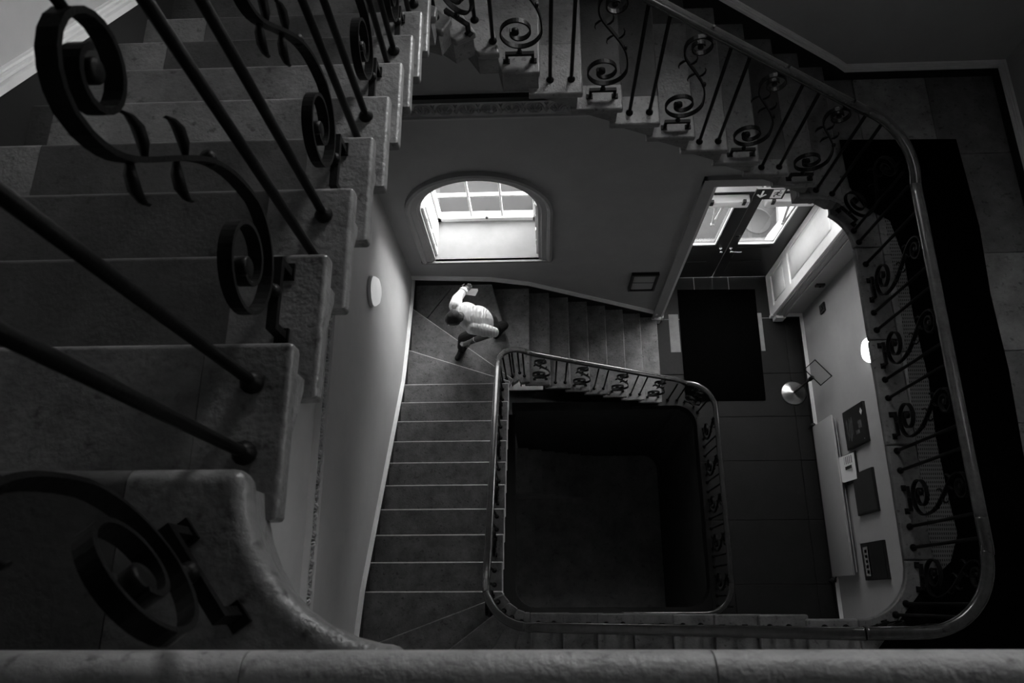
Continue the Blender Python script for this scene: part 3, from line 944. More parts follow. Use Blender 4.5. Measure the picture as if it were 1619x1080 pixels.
# --- lower far flight
st5 = empty('stone_staircase', (0.8, 3.5, 0), 'lower far flight of dark stone steps down to the entrance hall', 'staircase', 'flights of stone stairs')
T9 = [LW[9], LP[9], LP[10], LW[10], (XW, YB)]
b9 = extrude_poly(shrink(T9, (-1.0, 3.6), 0.03), 9 * r - r - 0.03, 9 * r - 0.05).build('step', 'stone_low', st5)
slab([(-1.165, YB), LW[9], LP[9], LP[10], (-1.565, 3.66)], 9 * r, 0.05, 'stone_low', b9, bev=0.018, seg=3, pred=lambda c: c.x > -0.64 and c.y < YB - 0.02)
slab([(XW, YB), (-1.172, YB), (-1.575, 3.667), LW[10]], 9 * r, 0.05, 'stone_low', b9, bev=0.006, seg=1)
winder(st5, 8, LP, LW, 'stone_low')
for n in range(1, 8):
    X = xf_l(n)
    straight_step(st5, n, lambda s_, w, X=X: (X + s_, w), 0.282, YB, 2.814, ['stone_low'])

# --- top landing, where the view is taken from
tl = MB().box((XW, YN, TZ - 0.26), (XRU, -0.11, TZ - 0.07)).build('floor_top', 'stone')
tag(tl, 'pale stone edge of the top landing along the bottom', 'floor', kind='structure')
for a, b in ((XW, -0.40), (-0.398, 0.22), (0.222, 1.35), (1.352, 2.5), (2.502, XRU)):
    slab([(a, -0.064), (b, -0.064), (b, YN), (a, YN)], TZ, 0.085, 'stone_t', tl, 'paving_slab', 0.032, 4, pred=lambda c: c.y > -0.07 and (abs(c.z - TZ) < 0.002 or abs(c.z - TZ + 0.085) < 0.002))

# ------------------------------------------------------------------ balustrades
def scroll_path(n=56):
    pts = []
    # lower spiral from its eye outwards
    c = Vector((-0.005, 0.235))
    T = 560
    for i in range(n):
        t = i / (n - 1)
        a = math.radians(-T * (1 - t) * -1)   # unwinds clockwise
        ang = math.radians(T * (1 - t))       # degrees left to the exit on the right
        rr = 0.135 - 0.095 * (1 - t) ** 0.85
        pts.append((c.x + rr * math.cos(-ang), c.y + rr * math.sin(-ang) * 0.98))
    # pts end at angle 0 (right side); stem
    def bez(p0, p1, p2, p3, m):
        o = []
        for i in range(1, m + 1):
            t = i / m
            o.append(tuple((1 - t) ** 3 * p0[k] + 3 * (1 - t) ** 2 * t * p1[k] + 3 * (1 - t) * t * t * p2[k] + t ** 3 * p3[k] for k in (0, 1)))
        return o
    e0 = pts[-1]
    pts += bez(e0, (e0[0], 0.38), (0.09, 0.44), (0.02, 0.54), 10)
    pts += bez((0.02, 0.54), (-0.04, 0.625), (-0.075, 0.66), (-0.075, 0.735), 8)
    # upper spiral winding inwards, clockwise from the left side
    c2 = (0.012, 0.745)
    for i in range(1, 30):
        t = i / 29
        ang = math.radians(180 - 500 * t)
        rr = 0.087 - 0.058 * t
        pts.append((c2[0] + rr * math.cos(ang), c2[1] + rr * math.sin(ang)))
    return pts
SP = scroll_path()
def flip(pts): return [(x, 0, z) for x, z in pts]
HW = 0.014; HT = 0.0045
SCROLL = MB().sweep(flip(SP), [(-HW, -HT), (HW, -HT), (HW, HT), (-HW, HT)], side=(0, 1, 0), smooth=False)
SCROLL.tube([(0.05, 0, 0.805), (0.055, 0, 0.90)], 0.008, 6)
SCROLL_ME = SCROLL.mesh('scroll', 'iron')
BOSS_ME = MB().lathe([(0.001, -0.013), (0.019, -0.013), (0.023, -0.010), (0.023, 0.010), (0.019, 0.013), (0.001, 0.013)], (0, 0, 0), 'Y', 14).mesh('boss', 'iron')
BR = MB()
BR.box((-0.085, -0.011, 0.055), (0.085, 0.011, 0.072))
BR.box((-0.085, -0.011, 0), (-0.068, 0.011, 0.056)).box((0.068, -0.011, 0), (0.085, 0.011, 0.056))
BR.box((-0.10, -0.016, 0), (-0.06, 0.016, 0.008)).box((0.06, -0.016, 0), (0.10, 0.016, 0.008))
BR.tube([(0, 0, 0.07), (0, 0, 0.105)], 0.010, 8)
BR.lathe([(0.001, 0.062), (0.017, 0.070), (0.017, 0.080), (0.008, 0.09)], (0, 0, 0), 'Z', 10)
BR_ME = BR.mesh('bracket', 'iron')
def leaf_mesh():
    m = MB()
    p = [(0, 0, 0), (0.022, 0, 0.006), (0.042, 0, 0.022), (0.05, 0, 0.045), (0.047, 0, 0.062)]
    m.sweep(p, [(-0.010, 0), (0, 0.0055), (0.010, 0), (0, -0.0055)], side=(0, 1, 0), taper=lambda t: 0.55 + 0.75 * math.sin(math.pi * min(1, t * 1.15)) * (1 - t * 0.4))
    return m.mesh('leaf', 'iron')
LEAF_ME = leaf_mesh()
COLLAR_ME = MB().lathe([(0.001, -0.014), (0.012, -0.012), (0.015, 0), (0.012, 0.012), (0.001, 0.014)], (0, 0, 0), 'Z', 8).mesh('collar', 'iron')
BAR = MB().tube([(0, 0, 0), (0, 0, 1.0)], 0.0115, 10)
BAR_ME = BAR.mesh('bar', 'iron')
SHOE_ME = MB().lathe([(0.024, 0), (0.024, 0.008), (0.016, 0.02), (0.012, 0.028)], (0, 0, 0), 'Z', 12).mesh('bar_shoe', 'iron')
# leaf placements on the scroll: (x, z, angle)
LEAVES = [(0.055, 0.495, 20, 1), (0.03, 0.52, 188, 1), (-0.02, 0.60, 15, 1), (-0.045, 0.635, 188, 1)]

def put_scroll(b, x, y, z, ang, hz=1.0, detail=2):
    o = link('scroll', SCROLL_ME, b)
    o.location = (x, y, z); o.rotation_euler = (0, 0, math.radians(ang)); o.scale = (1, 1, hz)
    k = link('bracket', BR_ME, o)
    for px, pz in ((SP[0][0] * 0.5, 0.235), (0.012, 0.745)):
        q = link('boss', BOSS_ME, o); q.location = (px, 0, pz)
        if pz > 0.5: q.scale = (0.75, 1, 0.75)
    if detail >= 1:
        for lx, lz, a, s_ in LEAVES:
            q = link('leaf', LEAF_ME, o); q.location = (lx, 0, lz)
            q.rotation_euler = (0, -math.radians(a if s_ > 0 else a), 0)
            q.scale = (0.95, 1, 0.95 if s_ > 0 else -0.95)
    if detail >= 2:
        q = link('collar', COLLAR_ME, o); q.location = (0.10, 0, 0.42)
    return o
def put_bar(b, x, y, z, h, detail=1):
    o = link('bar', BAR_ME, b)
    o.location = (x, y, z); o.scale = (1, 1, h)
    if detail:
        q = link('bar_shoe', SHOE_ME, o); q.scale = (1, 1, 1 / h)
    return o

def rail_mesh(pts, m='wood', w=0.036, h=0.027):
    k = 14
    pr = []
    for j in range(k):
        a = 2 * math.pi * j / k
        ca, sa = math.cos(a), math.sin(a)
        pr.append((w * math.copysign(abs(ca) ** 0.8, ca), h * math.copysign(abs(sa) ** 0.8, sa)))
    return MB().sweep(pts, pr, up=(0, 0, 1)).mesh('handrail', m)
def smooth_path(pts, it=2):
    P = [Vector(p) for p in pts]
    for _ in range(it):
        Q = [P[0]]
        for a, b in zip(P[:-1], P[1:]):
            Q.append(a * 0.75 + b * 0.25); Q.append(a * 0.25 + b * 0.75)
        Q.append(P[-1])
        P = Q
    return P
def arc3(cx, cy, rad, a0, a1, z0, z1, n=8):
    out = []
    for i in range(n + 1):
        t = i / n; a = math.radians(a0 + (a1 - a0) * t)
        out.append((cx + rad * math.cos(a), cy + rad * math.sin(a), z0 + (z1 - z0) * t))
    return out
RU, RL = 0.87, 0.95
def under(pts, x, y):
    """height of the rail path above plan point (x,y)"""
    best = None
    for a, b in zip(pts[:-1], pts[1:]):
        a, b = Vector(a), Vector(b)
        d = Vector((b.x - a.x, b.y - a.y)); L2 = d.length_squared
        t = 0 if L2 == 0 else max(0, min(1, ((x - a.x) * d.x + (y - a.y) * d.y) / L2))
        q = a.lerp(b, t)
        e = (q.x - x) ** 2 + (q.y - y) ** 2
        if best is None or e < best[0]: best = (e, q.z)
    return best[1]

def balustrade(label, base, path, rails, items, detail=2):
    b = empty('balustrade', base, label, 'balustrade', 'scrolled iron balustrades')
    for m, pts in rails:
        link('handrail', rail_mesh(smooth_path(pts), m), b)
    # slim iron core rail under the wood
    core = [(p.x, p.y, p.z - 0.03) for p in smooth_path(path)]
    MB().sweep(core, [(-0.014, -0.005), (0.014, -0.005), (0.014, 0.005), (-0.014, 0.005)]).build('core_rail', 'iron', b)
    for it in items:
        if it[0] == 's':
            _, x, y, z, a = it
            h = under(path, x, y) - 0.03 - z
            put_scroll(b, x, y, z, a, min(h / 0.86, 1.07), detail)
        else:
            _, x, y, z = it
            h = under(path, x, y) - 0.03 - z
            put_bar(b, x, y, z, h, 1 if detail else 0)
    return b

XI = -0.565   # upper left rail line
YF = 3.03    # upper far rail line
XI2 = 2.55   # right landing rail line
# A: top flight
topc = arc3(-0.21, 0.212, 0.355, 270, 180, TZ + 0.96, 57 * r + 0.94, 8)
pA = [(2.2, -0.143, TZ + 0.96), (0.6, -0.143, TZ + 0.96)] + topc + [(XI, yl_u(50), 50 * r + 0.94), (XI, yl_u(48), 48 * r + 0.92)]
itA = []
ca = math.radians(206)
itA.append(('s', -0.527, 0.04, 57 * r, 128))
for n in range(48, 57):
    Y = yl_u(n)
    if n % 2: itA.append(('s', XI - 0.015, Y - 0.13, n * r, 90))
    else: itA += [('b', XI, Y - 0.085, n * r), ('b', XI, Y - 0.225, n * r)]
balustrade('large black scrolled balustrade of the top left flight', (XI, 1.4, 48 * r), pA, [('wood', pA)], itA)
# B: far upper flight
pB = [(XI, yl_u(48), 48 * r + 0.92), (XI, 2.80, 47.6 * r + RU)] + arc3(-0.29, 2.75, 0.275, 180, 90, 47.3 * r + RU, 44.6 * r + RU, 8) + [(xf_u(43), YF, 43 * r + RU), (2.10, YF, 35.05 * r + RU)]
pB2 = arc3(2.15, 2.65, 0.40, 88, 0, 34.75 * r + RU, LZ + 0.905, 10)
itB = []
for n in range(34, 43):
    X = xf_u(n)
    if n % 2: itB.append(('s', X - 0.13, YF, n * r, 0))
    elif n > 34: itB += [('b', X - 0.07, YF, n * r), ('b', X - 0.20, YF, n * r)]
itB += [('b', 2.30, 2.995, 34 * r), ('b', 2.18, YF, 34 * r)]
itB += [('s', -0.09, YF, 43 * r, 0), ('b', -0.24, YF, 44 * r), ('b', -0.33, YF - 0.006, 45 * r), ('s', -0.42, 2.985, 45 * r, -40), ('b', -0.52, 2.89, 46 * r), ('b', -0.55, 2.83, 47 * r)]
balustrade('scrolled balustrade descending the far upper flight over the window wall', (1.2, YF, 38 * r), pB + pB2, [('wood', pB + pB2)], itB)
# C: right landing
pC = [(XI2, 2.65, LZ + 0.905), (XI2, 0.25, LZ + 0.90)] + arc3(2.11, 0.25, 0.43, 0, -90, LZ + 0.90, LZ + 0.90, 10) + [(1.80, -0.183, LZ + 0.885)]
pCa = [(XI2, 2.65, LZ + 0.905), (XI2, 1.4, LZ + 0.9), (XI2, 0.45, LZ + 0.90)]
pCb = [(XI2, 0.45, LZ + 0.90), (XI2, 0.25, LZ + 0.90)] + pC[2:]
itC = [('s', 2.455, 2.88, LZ, -50), ('b', 2.50, 2.76, LZ), ('b', 2.525, 2.66, LZ), ('b', XI2, 2.47, LZ)]
for k in range(4):
    y = 2.25 - 0.53 * k
    itC += [('s', XI2, y, LZ, -90), ('b', XI2, y - 0.185, LZ), ('b', XI2, y - 0.325, LZ)]
itC += [('s', XI2 - 0.005, 0.14, LZ, -95), ('b', 2.44, -0.03, LZ), ('b', 2.36, -0.10, LZ), ('s', 2.20, -0.17, LZ, -165), ('b', 2.02, -0.183, LZ), ('b', 1.88, -0.183, LZ)]
balustrade('scrolled balustrade along the right landing with worn wooden rail', (XI2, 1.4, LZ), pC, [('wood_l', pCa), ('wood', pCb)], itC)
# D: near flight
YNR = -0.185
pD = [(1.80, YNR, LZ + 0.885), (1.70, YNR, LZ + 0.84), (xn_l(26), YNR, 26 * r + 0.93)] + arc3(-0.115, 0.18, 0.365, 270, 200, 25.6 * r + 0.93, 22.2 * r + RL, 10)
itD = []
for n in range(26, 33):
    X = xn_l(n)
    if n % 2: itD.append(('s', X + 0.13, YNR, n * r, 180))
    else: itD += [('b', X + 0.07, YNR, n * r), ('b', X + 0.20, YNR, n * r)]
for a, n in ((258, 25), (243, 24), (228, 23), (212, 22)):
    itD.append(('b', -0.115 + 0.365 * math.cos(math.radians(a)), 0.18 + 0.365 * math.sin(math.radians(a)), n * r))
balustrade('dim balustrade of the near flight crossing below the landing edge', (0.8, YNR, 26 * r), pD, [('wood', pD)], itD, 1)
# E: lower left flight
XE = -0.48
pE = arc3(-0.115, 0.18, 0.365, 200, 180, 22.2 * r + RL, 21 * r + RL, 3) + [(XE, yl_l(20), 20 * r + RL), (XE, yl_l(12), 12 * r + RL)]
pE2 = arc3(-0.2, 2.62, 0.28, 180, 90, 11.6 * r + RL, 8.8 * r + RL, 9)
itE = []
for n in range(12, 22):
    Y = yl_l(n)
    if n % 2: itE.append(('s', XE, Y - 0.13, n * r, 90))
    else: itE += [('b', XE, Y - 0.085, n * r), ('b', XE, Y - 0.22, n * r)]
for a, n in ((172, 11), (150, 10), (128, 9), (105, 9)):
    itE.append(('b', -0.2 + 0.28 * math.cos(math.radians(a)), 2.62 + 0.28 * math.sin(math.radians(a)), n * r))
balustrade('balustrade of the lower left flight with gleaming curved rail', (XE, 1.3, 12 * r), pE + pE2, [('wood_l', pE + pE2)], itE, 1)
# F: lower far flight
YG = 2.90
pF = [(-0.2, YG, 8.8 * r + RL), (xf_l(8), YG, 8.3 * r + RL), (1.70, YG, 1.65 * r + RL), (1.92, YG, 0.95 * r + RL), (2.06, YG - 0.004, RL)]
itF = []
for n in range(1, 9):
    X = xf_l(n)
    if n % 2: itF.append(('s', X - 0.14, YG, n * r, 0))
    else: itF += [('b', X - 0.075, YG, n * r), ('b', X - 0.21, YG, n * r)]
balustrade('balustrade of the lower far flight descending to the hall', (0.8, YG, 0), pF, [('wood', pF)], itF, 1)
# G: hall guard rail around the well
pG = arc3(2.06, 2.514, 0.382, 90, 0, RL, RL, 10) + [(2.442, 1.2, RL), (2.442, 0.2, RL)] + arc3(2.06, 0.2, 0.382, 0, -90, RL, RL, 8) + [(1.0, -0.182, RL)]
itG = [('b', 1.95, YG, 0), ('b', 2.09, YG - 0.006, 0), ('s', 2.27, 2.83, 0, -35), ('b', 2.385, 2.70, 0)]
for k in range(5):
    y = 2.36 - 0.53 * k
    itG += [('s', 2.442, y, 0, -90), ('b', 2.442, y - 0.19, 0), ('b', 2.442, y - 0.33, 0)]
balustrade('guard balustrade around the well in the entrance hall', (2.44, 1.2, 0), pG, [('wood', pG)], itG, 1)

# ------------------------------------------------------------------ mats
def rough_mat(name, pts, z, t, m, label, cat='mat', sub=3):
    me = extrude_poly(pts, z, z + t).mesh(name, m)
    bevel_mesh(me, 0.004, 1)
    o = link(name, me)
    return tag(o, label, cat)
rough_mat('doormat', [(2.225, 2.875), (3.43, 2.87), (3.455, 4.70), (2.225, 4.715)], 0.001, 0.014, 'mat', 'large black entrance mat before the double doors')
runner = [(3.39, -1.4), (3.40, 0.3), (3.42, 0.96), (3.45, 1.6), (3.44, 2.2), (3.47, 2.77), (3.455, 3.2), (3.44, 3.57),
          (2.50, 3.59), (2.52, 3.15), (2.60, 2.98), (2.70, 2.90), (2.79, 2.84), (2.845, 2.5), (2.835, 2.03), (2.86, 1.53), (2.835, 1.1), (2.845, 0.7), (2.86, 0.42), (2.78, 0.24), (2.55, 0.05), (2.2, -0.32), (2.14, -0.34), (2.14, -1.4)]
rough_mat('carpet_runner', runner, LZ + 0.007, 0.012, 'mat', 'wide black runner covering the right landing')
strip = [(2.735, 0.22), (2.90, 0.22), (2.90, 2.84), (2.775, 2.84), (2.745, 1.9), (2.735, 1.2)]
strip = [(2.67, 0.20), (2.92, 0.20), (2.92, 2.86), (2.755, 2.86), (2.75, 2.03), (2.715, 1.44), (2.69, 0.97), (2.665, 0.45)]
rough_mat('carpet_strip', strip, LZ + 0.001, 0.006, 'woven', 'pale ribbed carpet strip showing beside the black runner', 'carpet')

# ------------------------------------------------------------------ wall lamps
def wall_lamp(c, s_, label, m, rad=0.165):
    e = empty('wall_lamp', c, label, 'lamp', 'round bulkhead wall lamps')
    MB().lathe([(rad, 0.0), (rad, 0.03 * s_), (rad - 0.01, 0.04 * s_)], c, 'X', 32).build('backplate', 'alu', e)
    MB().lathe([(rad - 0.008, 0.03 * s_), (rad - 0.012, 0.055 * s_), (rad * 0.8, 0.085 * s_), (rad * 0.5, 0.10 * s_), (0.001, 0.105 * s_)], c, 'X', 32).build('diffuser', m, e)
    return e
wall_lamp((XW, 3.03, 4.18), 1, 'round opal wall lamp on the lit plaster left of the stairs', 'lens_off')
wall_lamp((XR, 2.90, 2.35), -1, 'glowing round wall lamp half hidden behind the right landing', 'lens')

# ------------------------------------------------------------------ wall things
v = empty('wall_vent', (1.45, YB, 1.35), 'dark framed louvred vent on the wall beside the door opening', 'vent')
MB().box((1.29, YB - 0.02, 1.33), (1.62, YB, 1.85)).build('backing', 'lead', v)
fr = MB()
fr.box((1.27, YB - 0.05, 1.83), (1.64, YB, 1.87)).box((1.27, YB - 0.05, 1.31), (1.64, YB, 1.34)).box((1.27, YB - 0.05, 1.34), (1.295, YB, 1.83)).box((1.615, YB - 0.05, 1.34), (1.64, YB, 1.83))
fr.build('frame', 'black', v)
for za, zb in ((1.35, 1.565), (1.60, 1.79)):
    MB().box((1.31, YB - 0.034, za), (1.60, YB - 0.022, zb)).build('louvre', 'plaster', v)

sw = empty('switch_panel', (XR, 3.97, 0.94), 'small dark switch panel on the hall wall near the panelling', 'switch')
MB().box((XR - 0.025, 3.90, 0.94), (XR, 4.03, 1.12)).build('plate', 'lead', sw)
MB().box((XR - 0.032, 3.94, 1.0), (XR - 0.025, 3.99, 1.06)).build('rocker', 'black', sw)
bz = empty('door_buzzer', (3.97, YB, 1.3), 'small dark buzzer on the shaded wall beside the panelling', 'buzzer')
MB().box((3.91, YB - 0.03, 1.29), (4.03, YB, 1.37)).build('case', 'lead', bz)
MB().lathe([(0.02, 0), (0.02, -0.015), (0.001, -0.018)], (3.97, YB - 0.03, 1.33), 'Y', 10).build('button', 'black', bz)

# flat panel radiator
rd = empty('panel_radiator', (4.03, 1.35, 0.26), 'long pale flat panel radiator on the hall wall', 'radiator')
me = MB().box((3.985, 0.29, 0.26), (4.015, 2.40, 1.01)).mesh('front_panel', 'panelw'); bevel_mesh(me, 0.008, 2); link('front_panel', me, rd)
MB().box((4.045, 0.33, 0.30), (4.06, 2.36, 0.97)).build('rear_panel', 'panelw', rd)
for y in (0.6, 2.1):
    MB().box((4.015, y, 0.35), (XR, y + 0.04, 0.9)).build('bracket', 'lead', rd)
for y in (0.25, 2.44):
    MB().tube([(4.03, y, 0.0), (4.03, y, 0.22), (4.03, y + (0.06 if y < 1 else -0.06), 0.30)], 0.011).build('pipe', 'black', rd)
    MB().lathe([(0.001, 0.10), (0.03, 0.11), (0.035, 0.15), (0.03, 0.20), (0.001, 0.21)], (4.03, y, 0), 'Z', 12).build('valve', 'black', rd)

# framed boards
def board(y0, y1, z0, z1, label, face, t=0.035):
    e = empty('wall_board', (XR, (y0 + y1) / 2, z0), label, 'board', 'dark boards on the hall wall')
    MB().box((XR - t, y0, z0), (XR, y1, z1)).build('panel', 'black', e)
    MB().box((XR - t - 0.002, y0 + 0.015, z0 + 0.015), (XR - t, y1 - 0.015, z1 - 0.015)).build('face', face, e)
    return e
XF = XR - 0.038
def ink(e, y0, y1, z0, z1, m='print_m', name='print'):
    MB().box((XF - 0.0015, y0, z0), (XF, y1, z1)).build(name, m, e)
b1 = board(1.86, 2.37, 1.23, 1.90, 'dark poster with pale emblem and faint lines of print', 'print_d')
MB().prism([(XF - 0.0015, 2.30, 1.83), (XF - 0.0015, 2.255, 1.87), (XF - 0.0015, 2.21, 1.83), (XF - 0.0015, 2.255, 1.79)], (0.0015, 0, 0)).build('emblem', 'paper', b1)
for i, (a, b_) in enumerate(((2.25, 2.02), (2.22, 1.98), (2.25, 1.95), (2.2, 2.0), (2.24, 1.97))):
    ink(b1, b_, a, 1.50 - i * 0.042, 1.518 - i * 0.042)
ink(b1, 2.06, 2.16, 1.70, 1.80, 'print_m', 'picture')
ink(b1, 2.0, 2.05, 1.60, 1.72, 'print_m', 'picture')
ink(b1, 1.90, 1.915, 1.82, 1.83, 'paper', 'screw')
b2 = board(1.01, 1.54, 1.25, 1.87, 'plain dark grey board between the leaflet and the poster', 'print_g', 0.03)
for y, z in ((1.06, 1.30), (1.49, 1.82)):
    ink(b2, y, y + 0.012, z, z + 0.012, 'lead', 'screw')
b3 = board(0.22, 0.67, 1.20, 1.87, 'dark board with a pale printed column nearest the corner', 'print_d')
ink(b3, 0.27, 0.62, 1.27, 1.43, 'print_l', 'printed_column')
ink(b3, 0.27, 0.62, 1.40, 1.43, 'paper', 'printed_column')
for i in range(5):
    ink(b3, 0.30 + i * 0.062, 0.34 + i * 0.062, 1.30, 1.38, 'black', 'block_print')
# leaflet in a holder
lf = empty('leaflet_holder', (XR, 1.63, 0.88), 'white printed leaflet in a black holder above the radiator', 'leaflet')
MB().box((XR - 0.02, 1.44, 1.02), (XR - 0.005, 1.83, 1.42)).build('holder', 'black', lf)
lp = MB()
zc = [(0.99, 0.075), (1.08, 0.060), (1.18, 0.050), (1.30, 0.040), (1.40, 0.032)]
vs = []; fs = []
for z, d in zc:
    vs += [(XR - d, 1.47, z), (XR - d, 1.81, z), (XR - d + 0.004, 1.81, z), (XR - d + 0.004, 1.47, z)]
for i in range(len(zc) - 1):
    for j in range(4):
        fs.append((i * 4 + j, i * 4 + (j + 1) % 4, i * 4 + 4 + (j + 1) % 4, i * 4 + 4 + j))
fs += [(0, 1, 2, 3), (16, 17, 18, 19)]
lp.add(vs, fs); lp.build('leaflet', 'paper', lf)
for i in range(4):
    MB().box((XR - 0.058, 1.62, 1.13 + i * 0.055), (XR - 0.053, 1.66, 1.17 + i * 0.055)).build('print', 'black', lf)
for i in range(6):
    MB().box((XR - 0.060 + i * 0.004, 1.69, 1.06 + i * 0.05), (XR - 0.056 + i * 0.004, 1.79, 1.08 + i * 0.05)).build('print', 'print_m', lf)

# ------------------------------------------------------------------ sign stand
sg = empty('sign_stand', (3.86, 2.98, 0), 'round based post with empty tilted sign frame by the hall wall', 'sign stand')
MB().lathe([(0.185, 0.001), (0.185, 0.010), (0.17, 0.016), (0.03, 0.030), (0.022, 0.05), (0.001, 0.05)], (3.86, 2.98, 0), 'Z', 40).build('base', 'steel', sg)
MB().tube([(3.86, 2.98, 0.03), (3.86, 2.98, 0.80)], 0.017, 12).build('pole', 'black', sg)
MB().lathe([(0.026, 0.74), (0.03, 0.76), (0.03, 0.86), (0.018, 0.88)], (3.86, 2.98, 0), 'Z', 14).build('collar', 'black', sg)
A_ = Vector((0.64, -0.77, 0)).normalized(); B_ = Vector((0.6 * 0.77, 0.6 * 0.64, 0.8)).normalized()
c0 = Vector((3.86, 2.98, 0.88))
def fq(a, b): return c0 + A_ * a + B_ * b
fr = MB()
cr = [fq(-0.155, 0.0), fq(0.155, 0.0), fq(0.155, 0.22), fq(-0.155, 0.22)]
N_ = A_.cross(B_)
for i in range(4):
    p, q = cr[i], cr[(i + 1) % 4]
    d = (q - p).normalized(); w = N_.cross(d).normalized() * 0.006
    fr.prism([p - d * 0.006 + w, q + d * 0.006 + w, q + d * 0.006 - w, p - d * 0.006 - w], N_ * 0.012)
fr.build('sign_frame', 'black', sg)
MB().prism([p + N_ * 0.004 for p in cr], N_ * 0.003).build('clear_sheet', 'glass', sg)

# ------------------------------------------------------------------ the man on the winding steps
def capsule(m, a, b, ra, rb, k=14):
    a, b = Vector(a), Vector(b)
    d = b - a
    L_ = d.length
    d.normalize()
    s_ = d.orthogonal().normalized(); u = d.cross(s_)
    rings = []
    for i in range(5):
        t = math.radians(-90 + 90 * i / 4); rings.append((a + d * ra * math.sin(t), max(1e-4, ra * math.cos(t))))
    for i in range(5):
        t = math.radians(90 * i / 4); rings.append((b + d * rb * math.sin(t), max(1e-4, rb * math.cos(t))))
    vs = []; fs = []
    for c, rr in rings:
        for j in range(k):
            an = 2 * math.pi * j / k
            vs.append(c + s_ * rr * math.cos(an) + u * rr * math.sin(an))
    for i in range(len(rings) - 1):
        for j in range(k):
            fs.append((i * k + j, i * k + (j + 1) % k, (i + 1) * k + (j + 1) % k, (i + 1) * k + j))
    fs.append(list(range(k))[::-1]); fs.append([(len(rings) - 1) * k + j for j in range(k)])
    m.add(vs, fs, True)
def ellipsoid(m, c, ax, k=16, n=10):
    c = Vector(c)
    vs = []; fs = []
    for i in range(n + 1):
        t = math.pi * (i / n - 0.5)
        for j in range(k):
            a = 2 * math.pi * j / k
            vs.append(c + ax[0] * math.cos(t) * math.cos(a) + ax[1] * math.cos(t) * math.sin(a) + ax[2] * math.sin(t))
    for i in range(n):
        for j in range(k):
            fs.append((i * k + j, i * k + (j + 1) % k, (i + 1) * k + (j + 1) % k, (i + 1) * k + j))
    m.add(vs, fs, True)

z10, z9 = 10 * r, 9 * r
V = Vector
hips = V((-0.635, 3.27, 2.56)); belly = V((-0.715, 3.25, 2.71)); chest = V((-0.83, 3.22, 2.87)); neck = V((-0.93, 3.185, 2.99))
RT = V((-0.40, 0.92, 0)).normalized()      # his right
spine = (neck - hips).normalized()
shR = V((-1.00, 3.34, 2.94)); shL = V((-0.80, 3.07, 2.92))
elR = V((-1.00, 3.50, 2.78)); wrR = V((-0.935, 3.62, 2.72)); haR = V((-0.89, 3.66, 2.71))
elL = V((-0.555, 3.085, 2.70)); wrL = V((-0.83, 3.05, 2.50)); haL = V((-0.92, 3.035, 2.43))
hpR = hips + RT * 0.09; hpL = hips - RT * 0.09
knL = V((-0.95, 3.15, 2.28)); anL = V((-1.02, 3.17, z10 + 0.12)); toL = V((-1.09, 3.04, z10 + 0.045)); heL = V((-1.01, 3.19, z10 + 0.045))
knR = V((-0.58, 3.33, 2.13)); anR = V((-0.48, 3.50, z9 + 0.19)); toR = V((-0.59, 3.40, z9 + 0.04)); heR = V((-0.455, 3.525, z9 + 0.13))
headc = V((-1.005, 3.125, 3.085))
hf = V((-0.80, -0.36, -0.50)).normalized()  # face direction, looking down at the steps
hu = (V((0, 0, 1)) - hf * hf.z).normalized()
hr = hf.cross(hu).normalized()
bodyM = MB()
bones = []
def bone(a, b, ra, rb, m):
    capsule(bodyM, a, b, ra, rb)
    bones.append((V(a), V(b), max(ra, rb), m))
# trunk built from overlapping rounded masses, wider across than deep
for c, wd, dp, ln, m in ((hips, 0.18, 0.13, 0.12, 'trousers'), (belly, 0.185, 0.14, 0.17, 'shirt'), (chest, 0.20, 0.14, 0.18, 'shirt'), (chest.lerp(neck, 0.5), 0.18, 0.11, 0.12, 'shirt')):
    fwd = RT.cross(spine)
    ellipsoid(bodyM, c, (RT * wd, fwd * dp, spine * ln))
    bones.append((c - RT * wd * 0.5, c + RT * wd * 0.5, dp, m))
bone(chest.lerp(neck, 0.7), headc - hu * 0.02 - hf * 0.02, 0.06, 0.052, 'skin')
bone(shR, elR, 0.080, 0.064, 'shirt'); bone(elR, wrR, 0.062, 0.048, 'shirt'); bone(wrR, haR, 0.032, 0.030, 'skin')
bone(shL, elL, 0.082, 0.066, 'shirt'); bone(elL, elL.lerp(wrL, 0.12), 0.062, 0.054, 'shirt'); bone(elL.lerp(wrL, 0.12), wrL, 0.046, 0.033, 'skin'); bone(wrL, haL, 0.028, 0.030, 'skin')
bone(hpL, knL, 0.112, 0.090, 'trousers'); bone(knL, anL, 0.088, 0.066, 'trousers')
bone(hpR, knR, 0.112, 0.090, 'trousers'); bone(knR, anR, 0.088, 0.066, 'trousers')
bone(heL, toL, 0.042, 0.040, 'shoe'); bone(anL, heL, 0.045, 0.042, 'shoe'); bone(heL.lerp(toL, 0.35) + V((0, 0, 0.02)), toL, 0.045, 0.034, 'shoe')
bone(heR, toR, 0.042, 0.040, 'shoe'); bone(anR, heR, 0.045, 0.042, 'shoe'); bone(heR.lerp(toR, 0.35) + V((0, 0, 0.02)), toR, 0.045, 0.034, 'shoe')
